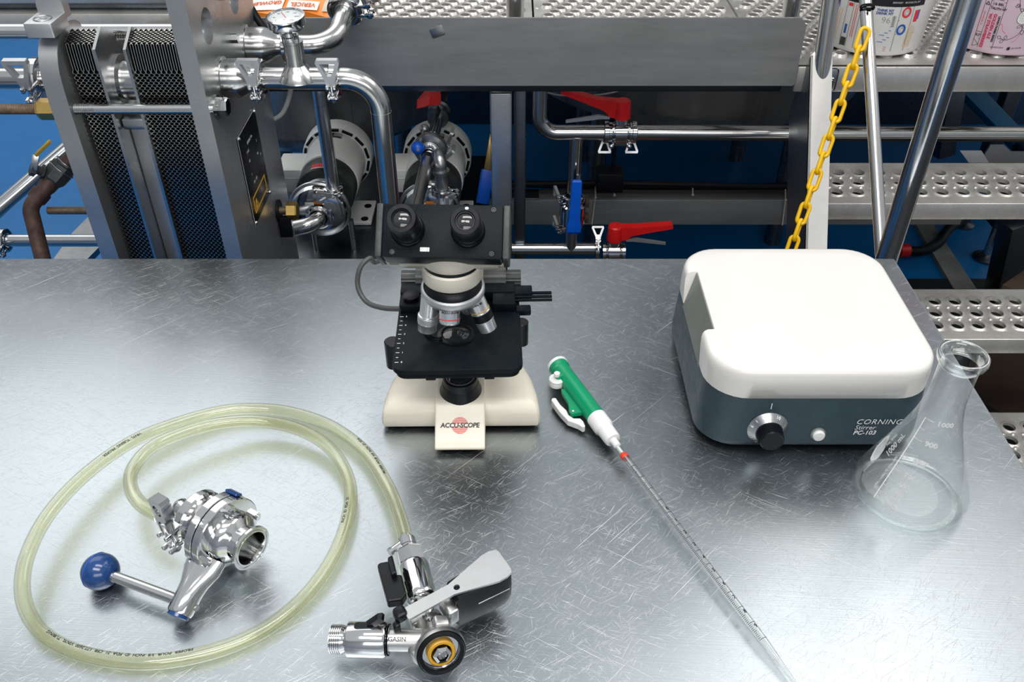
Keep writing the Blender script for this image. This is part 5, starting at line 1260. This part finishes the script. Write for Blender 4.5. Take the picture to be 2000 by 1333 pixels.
m = M(); kd = (V((0, 0, CH)) - kb_).normalized(); m.cyl(kb_ + (kd + V((.0, 0, -.3))).normalized() * .0158, kb_ + (kd + V((.0, 0, -.3))).normalized() * .0172, .0042, seg=14); ob('knob_screw', m, CHROME, kn_)
m = M(); m.cyl(kb_, ke_, .0045, seg=14); m.sph(ke_, .012, 16); m.cyl(ke_, bvp, .006, seg=14); ob('handle_rod', m, DULL, bv_)
put_clamp(bvp - ad_ * .028, ad_, -.9, 'dark pipe clamp just below the blue-knobbed valve', .85)
put_clamp(bvp + ad_ * .030, ad_, -1.2, 'dark pipe clamp just above the blue-knobbed valve', .85)
rvp = vpt(858, 222)
rv_ = thing('red_handle_valve', 'steel valve with short red handle seen end-on beneath the walkway', 'valve', rvp)
VXm = frame(rvp, ad_, (1, 0, 0))
m = M(); m.lathe([(.016, -.030), (.028, -.028), (.030, -.012), (.024, -.008), (.024, .008), (.030, .012), (.028, .028), (.016, .030)], VXm, 36); ob('valve_body', m, DARKST, rv_)
hz = rvp + V((-.012, -.02, .045))
q = [at(812, 214, t=2.18), at(842, 178, t=2.22), at(858, 186, t=2.22), at(862, 206, t=2.2), at(838, 205, t=2.18)]
m = M(); L = [[V(p) + V((0, .0, 0)) for p in q], [V(p) + V((0, .028, .012)) for p in q]]
m.loft(L); o = ob('handle', m, REDH, rv_, smooth=0); bvm = o.modifiers.new('b', 'BEVEL'); bvm.width = .004; bvm.segments = 2
m = M(); m.cyl(at(848, 205, t=2.2), rvp, .009); ob('valve_stem', m, DARKST, rv_)
m = M(); zz = at(862, 352, t=2.12); m.lathe([(.021, -.035), (.021, -.028), (.0155, -.026), (.0155, .018), (.021, .02), (.021, .027)], T(*zz), 28); m.tube(fillet([zz + V((0, 0, .025)), zz + V((0, 0, .065)), bvp + V((.01, .0, -.01))], .02), .0145, 20); ob('pump_riser', m, DULL, label='short clamped steel riser between second pump and the valve pipe', cat='pipe')
put_clamp(zz + V((0, 0, -.030)), (0, 0, 1), 1.2, 'pipe clamp with eye-shaped nut on the short riser', .8)
m = M(); m.tube(fillet([zz + V((0, 0, -.035)), zz + V((0, -.02, -.10)), zz + V((-.05, -.02, -.11))], .03), .0145, 20); ob('riser_bend', m, CHROME, label='polished pipe bend under the short riser, behind microscope', cat='pipe')
# ------------------------------------------------------------------ pipework right of the post
RY = 2.0
z1_ = at(1300, 259, y=RY).z
xv = at(1054, 200, y=RY).x
pth = fillet([(xv, RY, .06), (xv, RY, z1_), (at(1186, 259, y=RY).x, RY, z1_)], .045, 12)
m = M(); m.tube(pth, .0185, 28); xt = at(1124, 300, y=RY).x
m.tube([(xt, RY, z1_), (xt, RY, -.285)], .0165, 24); ob('branch_pipe', m, PIPE, label='steel pipe bending down then right with a tee under walkway', cat='pipe')
m = M(); m.cyl((at(1238, 259, y=RY).x, RY, z1_), (1.7, RY, z1_ - .006), .0185, seg=28); ob('long_pipe', m, PIPE, label='long horizontal steel pipe running right from upper red-handled valve', cat='pipe')
def red_valve(p, hdir, label, tilt=0):
    v = thing('ball_valve', label, 'valve', p, 'red handled valves')
    m = M(); m.lathe([(.0185, -.032), (.024, -.030), (.024, -.022), (.0205, -.018), (.0265, -.014), (.0265, .014), (.0205, .018), (.024, .022), (.024, .030), (.0185, .032)], T(*p) @ R(pi / 2, 'Y'), 32); b = ob('valve_body', m, CHROME, v)
    m = M(); m.rbox(.040, .036, .05, T(p.x, p.y, p.z - .030), r=.006, b=.003); ob('valve_housing', m, CHROME, v)
    for s in (-1, 1): m = M(); m.sph((p.x + s * .022, p.y - .016, p.z - .030), .006, 12); ob('bolt_head', m, CHROME, b)
    m = M(); m.cyl((p.x, p.y, p.z + .015), (p.x, p.y, p.z + .040), .016, seg=24); ob('valve_neck', m, STEEL, v)
    X = T(p.x, p.y - .0, p.z + .038)
    s = hdir
    m = M(); m.lathe([(.021, 0), (.0215, .004), (.019, .040), (.016, .044)], X, 28)
    out = [(-.004, .004), (.028, .004), (.045, .018), (.10, .030), (.148, .039), (.150, .044), (.147, .050), (.06, .043), (.0, .043)]
    poly = [(s * a, b_ + max(0, a - .03) * tilt) for a, b_ in out]
    if s < 0: poly = poly[::-1]
    m.prism(poly, .024, X @ MX(((1, 0, 0, 0), (0, 0, -1, .012), (0, 1, 0, 0), (0, 0, 0, 1))))
    o = ob('handle', m, REDH, v, smooth=30)
    o.data.transform(MX.Identity(4))
    m = M(); m.prism([(s * a, b_) for a, b_ in ((.03, .006), (.055, .010), (.135, -.004), (.135, -.010), (.05, .0), (.03, .0))][::s], .007, X @ MX(((1, 0, 0, 0), (0, 0, -1, -.004), (0, 1, 0, 0), (0, 0, 0, 1)))); ob('release_lever', m, ALU, v, smooth=0)
    return v
v1 = at(1212, 258, y=RY); red_valve(v1, -1, 'upper red-handled valve on the long horizontal pipe', .20)
put_clamp(at(1184, 258, y=RY), (1, 0, 0), pi - .5, 'hanging pipe clamp left of the upper red-handled valve', .8); put_clamp(at(1238, 258, y=RY), (1, 0, 0), pi - .5, 'hanging pipe clamp right of the upper red-handled valve', .8)
z2_ = at(1100, 486, y=RY).z
m = M(); m.cyl((-.02, RY, z2_), (at(1168, 486, y=RY).x, RY, z2_), .0165, seg=28); m.cyl((xt, RY, z2_), (xt, RY, -.385), .0165, seg=24); ob('lower_pipe', m, PIPE, label='low horizontal steel pipe with a tee just over the table edge', cat='pipe')
v2 = at(1198, 492, y=RY); red_valve(v2, 1, 'lower red-handled valve just above the back edge of the table')
put_clamp(at(1166, 486, y=RY), (1, 0, 0), -.9, 'slim pipe clamp left of the lower red-handled valve', .8)
# blue lever valve on the upright branch
bvv2 = thing('lever_valve', 'steel valve with upright blue lever on the branch pipe', 'valve', (xt, RY, -.335))
m = M(); m.lathe([(.0165, -.05), (.026, -.048), (.026, -.040), (.019, -.036), (.034, -.030), (.034, .020), (.019, .026), (.026, .030), (.026, .040), (.0165, .042)], T(xt, RY, -.338), 32); ob('valve_body', m, CHROME, bvv2)
for x, z, mt in ((.036, -.315, INKR), (.037, -.360, INKR)): m = M(); m.rbox(.010, .02, .022, T(xt + x, RY, z - .01), r=.003); ob('red_seal', m, RUST, bvv2)
lz0, lz1 = at(1120, 450, y=RY - .05), at(1127, 352, y=RY - .05)
m = M(); m.cyl((lz0.x, RY - .02, lz0.z), (lz0.x, RY - .055, lz0.z), .010, seg=18); ob('lever_boss', m, STEEL, bvv2)
m = M(); L = []
for t, w_, dpt in ((-.06, .012, .006), (0, .0185, .010), (.12, .0180, .010), (.25, .0145, .009), (.6, .0135, .007), (.98, .0125, .006), (1.0, .010, .004)):
    c = lz0.lerp(lz1, t); L.append([c + V((x, y, 0)) for x, y in ((-w_, -dpt), (w_, -dpt), (w_, dpt), (-w_, dpt))])
m.loft(L); o = ob('lever', m, BLUEH, bvv2, smooth=0); bvm = o.modifiers.new('b', 'BEVEL'); bvm.width = .004; bvm.segments = 3
m = M(); m.cyl(lz1 + V((.004, .005, -.01)), lz1 + V((.004, .005, .012)), .006, seg=14); ob('lever_end', m, CHROME, bvv2)
put_clamp((xt, RY, -.300), (0, 0, 1), -1.3, 'upper pipe clamp on the blue lever valve', .8); put_clamp((xt, RY, -.388), (0, 0, 1), -1.3, 'lower pipe clamp on the blue lever valve', .8)
# second blue lever behind the post
l0, l1 = at(942, 398, y=2.12), at(960, 290, y=2.16)
lv2 = thing('blue_lever', 'blue lever handle leaning behind the left side of deck post', 'handle', l0)
m = M(); X = frame(l0, l1 - l0, (1, 0, 0)); m.rbox(.036, .014, .095, X, r=.006, b=.005); ob('blue_grip', m, BLUEH, lv2)
m = M(); m.rbox(.022, .008, .10, X @ T(0, 0, .09), r=.002); ob('lever_bar', m, BRASS, lv2)
# cross beam, cables and ties
bm_ = thing('cross_beam', 'horizontal steel cross beam low under the walkway', 'beam', (.35, 2.3, -.56))
m = M(); m.rbox(1.5, .07, .085, T(.60, 2.335, -.560), r=.005, b=.003); ob('beam', m, PANEL, bm_)
m = M(); m.rbox(.20, .06, .004, T(-.02, 2.33, -.474), r=.002); ob('tab_plate', m, DULL, bm_)
for i, lab in enumerate(('uppermost black cable resting along the cross beam', 'middle black cable resting along the cross beam', 'lowest black cable resting along the cross beam')):
    m = M(); m.tube(spline([(-.1 + .28 * k, 2.325 + .022 * i, -.463 + .012 * (2 - i) + .006 * sin(k * 1.3 + i)) for k in range(7)], 6), .0095, 10); ob('black_cable', m, RUBBER, label=lab, cat='cable', group='cables on the cross beam')
for px0, py0, px1, py1, lab in ((1163, 365, 1156, 438, 'long pale cable tie hanging left on the cross beam'), (1200, 363, 1198, 383, 'short pale cable tie right of the long tie'), (1353, 368, 1353, 382, 'short pale cable tie mid-way along the cross beam'), (1534, 370, 1528, 440, 'long pale cable tie near the right end of cross beam')):
    a, b = at(px0, py0, y=2.288), at(px1, py1, y=2.288); mid = at(px0, py0 + min(20, py1 - py0 - 2), y=2.288)
    m = M(); m.tube([a, mid, b], .0020, 8); m.rbox(.007, .005, .006, T(mid.x, mid.y - .002, mid.z - .003), r=.001); ob('cable_tie', m, ZIP, label=lab, cat='cable tie', group='pale cable ties')
m = M(); m.tube(spline([at(1030, 163, y=2.06), at(1060, 178, y=2.06), at(1105, 187, y=2.06), at(1180, 184, y=2.06), at(1260, 164, y=2.06)], 8), .0022, 8); ob('thin_wire', m, WIRE, label='thin pale wire drooping under the toe plate', cat='wire')
bx = at(1190, 350, y=2.25); m = M(); m.rbox(.075, .06, .06, T(bx.x, bx.y, bx.z - .03), r=.004); m.cyl((bx.x + .008, bx.y, bx.z + .03), (bx.x + .008, bx.y, bx.z + .12), .006); ob('dark_actuator', m, RUBBER, label='dark box-shaped actuator below the upper red-handled valve', cat='actuator')
m = M(); m.tube(spline([at(568, 150, y=1.83), at(567, 180, y=1.83), at(558, 210, y=1.82), at(545, 228, y=1.81), at(520, 240, y=1.80)], 8), .0052, 12); ob('grey_conduit', m, WIRE, label='curved grey conduit under the thermometer pipe', cat='conduit')
m = M(); m.tube(spline([at(470, -30, y=1.80), at(485, 5, y=1.80), at(505, 40, y=1.78), at(528, 70, y=1.77)], 8), .0072, 12); ob('black_cable', m, RUBBER, label='black cable slanting down behind heat exchanger end plate', cat='cable')
# vessels
def vessel(cx, cy, r, z0, z1, label, fz=-.9, mat=None):
    v = thing('brewing_vessel', label, 'tank', (cx, cy, z0), 'steel brewing vessels')
    m = M(); m.lathe([(r * .25, 0), (r * .8, .03), (r * .96, .08), (r, .14), (r, z1 - z0)], T(cx, cy, z0), 72); ob('shell', m, mat or TANKM, v)
    for a in (45, 135, 225, 315):
        m = M(); m.cyl((cx + r * .75 * cos(radians(a)), cy + r * .75 * sin(radians(a)), fz - .005), (cx + r * .75 * cos(radians(a)), cy + r * .75 * sin(radians(a)), z0 + .1), .03); ob('leg', m, DARKST, v)
vessel(.62, 3.08, .62, -.42, .04, 'big round steel vessel behind the long pipe under the walkway')
vessel(-.66, 2.96, .45, -.50, .04, 'round-bottomed steel vessel behind the left pump')
vessel(1.30, 3.55, .72, .42, 3.0, 'tall dark brewing vessel standing on the walkway beyond the frame', DZ - .005, DARKST)
# ------------------------------------------------------------------ left side: rusty pipe, stainless pipes
RT = 1.92
rpth = fillet([at(160, 285, t=RT), at(58, 405, t=RT - .01), at(92, 540, t=RT - .03)], .03, 8)
rpp = thing('rusty_pipe', 'brown rusty pipe with elbow left of the heat exchanger', 'pipe', rpth[-1])
m = M(); m.tube(rpth, .0165, 20); ob('pipe', m, RUST, rpp)
a, b = at(70, 390, t=RT), at(128, 322, t=RT); rd = (b - a).normalized()
m = M()
m.lathe([(.0195, 0), (.0205, .004), (.0205, .022), (.0185, .024)], frame(a, rd), 24); ob('coupling', m, RUST, rpp)
vv_ = thing('ball_valve', 'grey iron ball valve with yellow lever on the rusty pipe', 'valve', a + rd * .04)
m = M(); m.lathe([(.0175, .028), (.020, .034), (.021, .05), (.027, .060), (.028, .080), (.0265, .086), (.0265, .096), (.0225, .098), (.0225, .104)], frame(a, rd), 8); ob('valve_body', m, GREYIRON, vv_, smooth=0)
m = M(); m.torus(a + rd * .086, rd, .0270, .0015, 28, 6); m.torus(a + rd * .103, rd, .0225, .0015, 28, 6); ob('collar', m, DULL, vv_)
s0_ = a + rd * .068; s1_ = at(66, 330, t=RT - .03)
m = M(); m.cyl(s0_, s1_, .010, seg=14); sd_ = (s1_ - s0_).normalized(); m.cyl(s1_ - sd_ * .004, s1_ + sd_ * .006, .0165, seg=6); m.cyl(s1_ - sd_ * .02, s1_ - sd_ * .015, .016, seg=6); ob('stem', m, GREYIRON, vv_, smooth=0)
l_a, l_b, l_c = at(66, 332, t=RT - .04), at(70, 303, t=RT - .05), at(98, 276, t=RT - .06)
def bar(m, p, q, w_, h):
    d = (q - p); X = frame(p, d, V((1, .3, .2))); m.rbox(w_, h, d.length, X, r=.001, b=.0005)
m = M(); bar(m, l_a, l_b, .014, .004); ob('lever_arm', m, STEEL, vv_)
m = M(); bar(m, l_b, l_c, .006, .011); ob('yellow_grip', m, pm('yellow_sleeve', (.62, .40, .02), 0, .4, .3, 60), vv_)
p0, p1 = at(-40, 440, t=2.15), at(165, 262, t=2.2)
rod('brace_pipe', p0, p1, .0190, PIPE, 'diagonal steel pipe behind the rusty pipe at far left', 'pipe')
p0, p1 = at(14, 470, t=2.12), at(230, 470, t=2.12)
rod('low_pipe', p0, p1, .0150, PIPE, 'low horizontal steel pipe at the bottom left behind table', 'pipe')
put_clamp(p0 + V((-.005, 0, 0)), (1, 0, 0), .3, 'pipe clamp at the left frame edge just above table', .85)
m = M(); q = [at(215, 380, z=-.62), at(140, 456, z=-.62), at(100, 512, z=-.62), at(165, 512, z=-.62), at(235, 440, z=-.62)]
m.loft([q, [p + V((0, 0, -.02)) for p in q]]); ob('floor_ledge', m, DULL, label='pale sheet metal ledge low behind the left pipes', cat='ledge', smooth=0)
# ------------------------------------------------------------------ right side, under the stairs
q0, q1 = at(1880, 165, y=2.9), at(1990, 285, y=2.9)
def beam2(name, p, q, w_, h, mat, label, cat):
    m = M(); bar(m, p, q, w_, h); return ob(name, m, mat, label=label, cat=cat, smooth=30)
beam2('frame_brace', at(1876, 160, y=2.7), at(2020, 310, y=2.7), .05, .05, pm('blue_paint', (.0, .12, .26), 0, .4, .2, 6), 'blue diagonal frame brace behind the stairs', 'brace')
beam2('frame_upright', at(1862, 150, y=2.65), at(1838, 300, y=2.65), .06, .06, DARKST, 'dark square frame upright left of the blue brace', 'upright')
wp = thing('sheet_cover', 'pale folded sheet metal cover behind the upper stair tread', 'cover', at(1950, 318, y=2.25))
for nm, pts, dp in (('panel', ((1912, 320), (1935, 284), (1962, 284), (1975, 297), (2060, 299), (2060, 322)), .0), ('side_flap', ((1876, 296), (1918, 296), (1932, 319), (1893, 319)), -.03)):
    m = M(); q = [at(a, b, y=2.25 + dp) for a, b in pts]; m.loft([q, [p + V((0, .006, 0)) for p in q]]); ob(nm, m, ALU if nm == 'panel' else WHITEP, wp, smooth=0)
# equipment leg with levelling foot
ff = at(1925, 505, z=-.9)
lg = thing('equipment_leg', 'dark equipment leg with round levelling foot on the blue floor', 'leg', ff)
tpz = at(1945, 462, y=ff.y)
m = M(); m.rbox(.07, .07, .30, T(ff.x, ff.y, -.76), r=.004); ob('leg_tube', m, DARKST, lg)
m = M(); m.cyl((ff.x, ff.y, -.88), (ff.x, ff.y, -.75), .016); ob('threaded_stem', m, STEEL, lg)
m = M(); m.lathe([(.045, 0), (.045, .008), (.02, .022)], T(ff.x, ff.y, -.9), 28); ob('foot_pad', m, DARKST, lg)
ff2 = at(1880, 440, z=-.9); m = M(); m.lathe([(.04, 0), (.04, .008), (.014, .02), (.014, .16)], T(ff2.x, ff2.y, -.9), 24); m.rbox(.05, .05, .5, T(ff2.x, ff2.y, -.75), r=.004); ob('equipment_leg', m, DARKST, label='far dark equipment leg behind the black hose', cat='leg')
beam2('stair_frame_post', at(1990, 430, z=-.55), at(1950, 600, z=-.9), .09, .06, DARKST, 'dark slanted post behind the middle stair tread', 'post')
m = M(); q = [at(1785, 440, z=-.897), at(1812, 430, z=-.897), at(1912, 580, z=-.897), at(1870, 585, z=-.897)]
m.loft([[p + V((0, 0, -.004)) for p in q], [p + V((0, 0, .012)) for p in q]]); ob('floor_kerb', m, STONE, label='grey concrete kerb strip crossing the blue floor', cat='kerb', smooth=0)
hsp = spline([at(1765, 490, z=-.87), at(1800, 490, z=-.87), at(1832, 475, z=-.87), at(1856, 445, z=-.86), at(1905, 415, z=-.86), at(1935, 400, z=-.86)], 8)
hh = thing('floor_hose', 'black hose with a red end lying on the blue floor', 'hose', hsp[0])
m = M(); m.tube(hsp, .018, 14); ob('hose', m, RUBBER, hh)
m = M(); m.cyl(at(1756, 490, z=-.87), at(1774, 489, z=-.87), .024, seg=18); ob('red_end', m, REDH, hh)
bp = at(1992, 770, z=-.75)
m = M(); m.rbox(.34, .34, .38, T(bp.x + .19, bp.y + .15, -.9) @ R(radians(38), 'Z'), r=.004); ob('brown_box', m, CARD, label='dark brown box under the stairs at the right edge', cat='box')
cp_ = at(1905, 745, z=-.89); m = M(); m.lathe([(.08, 0), (.08, .03), (.06, .04)], T(cp_.x, cp_.y, -.9), 28); ob('floor_puck', m, RUBBER, label='round black rubber foot on the floor beside brown box', cat='foot')
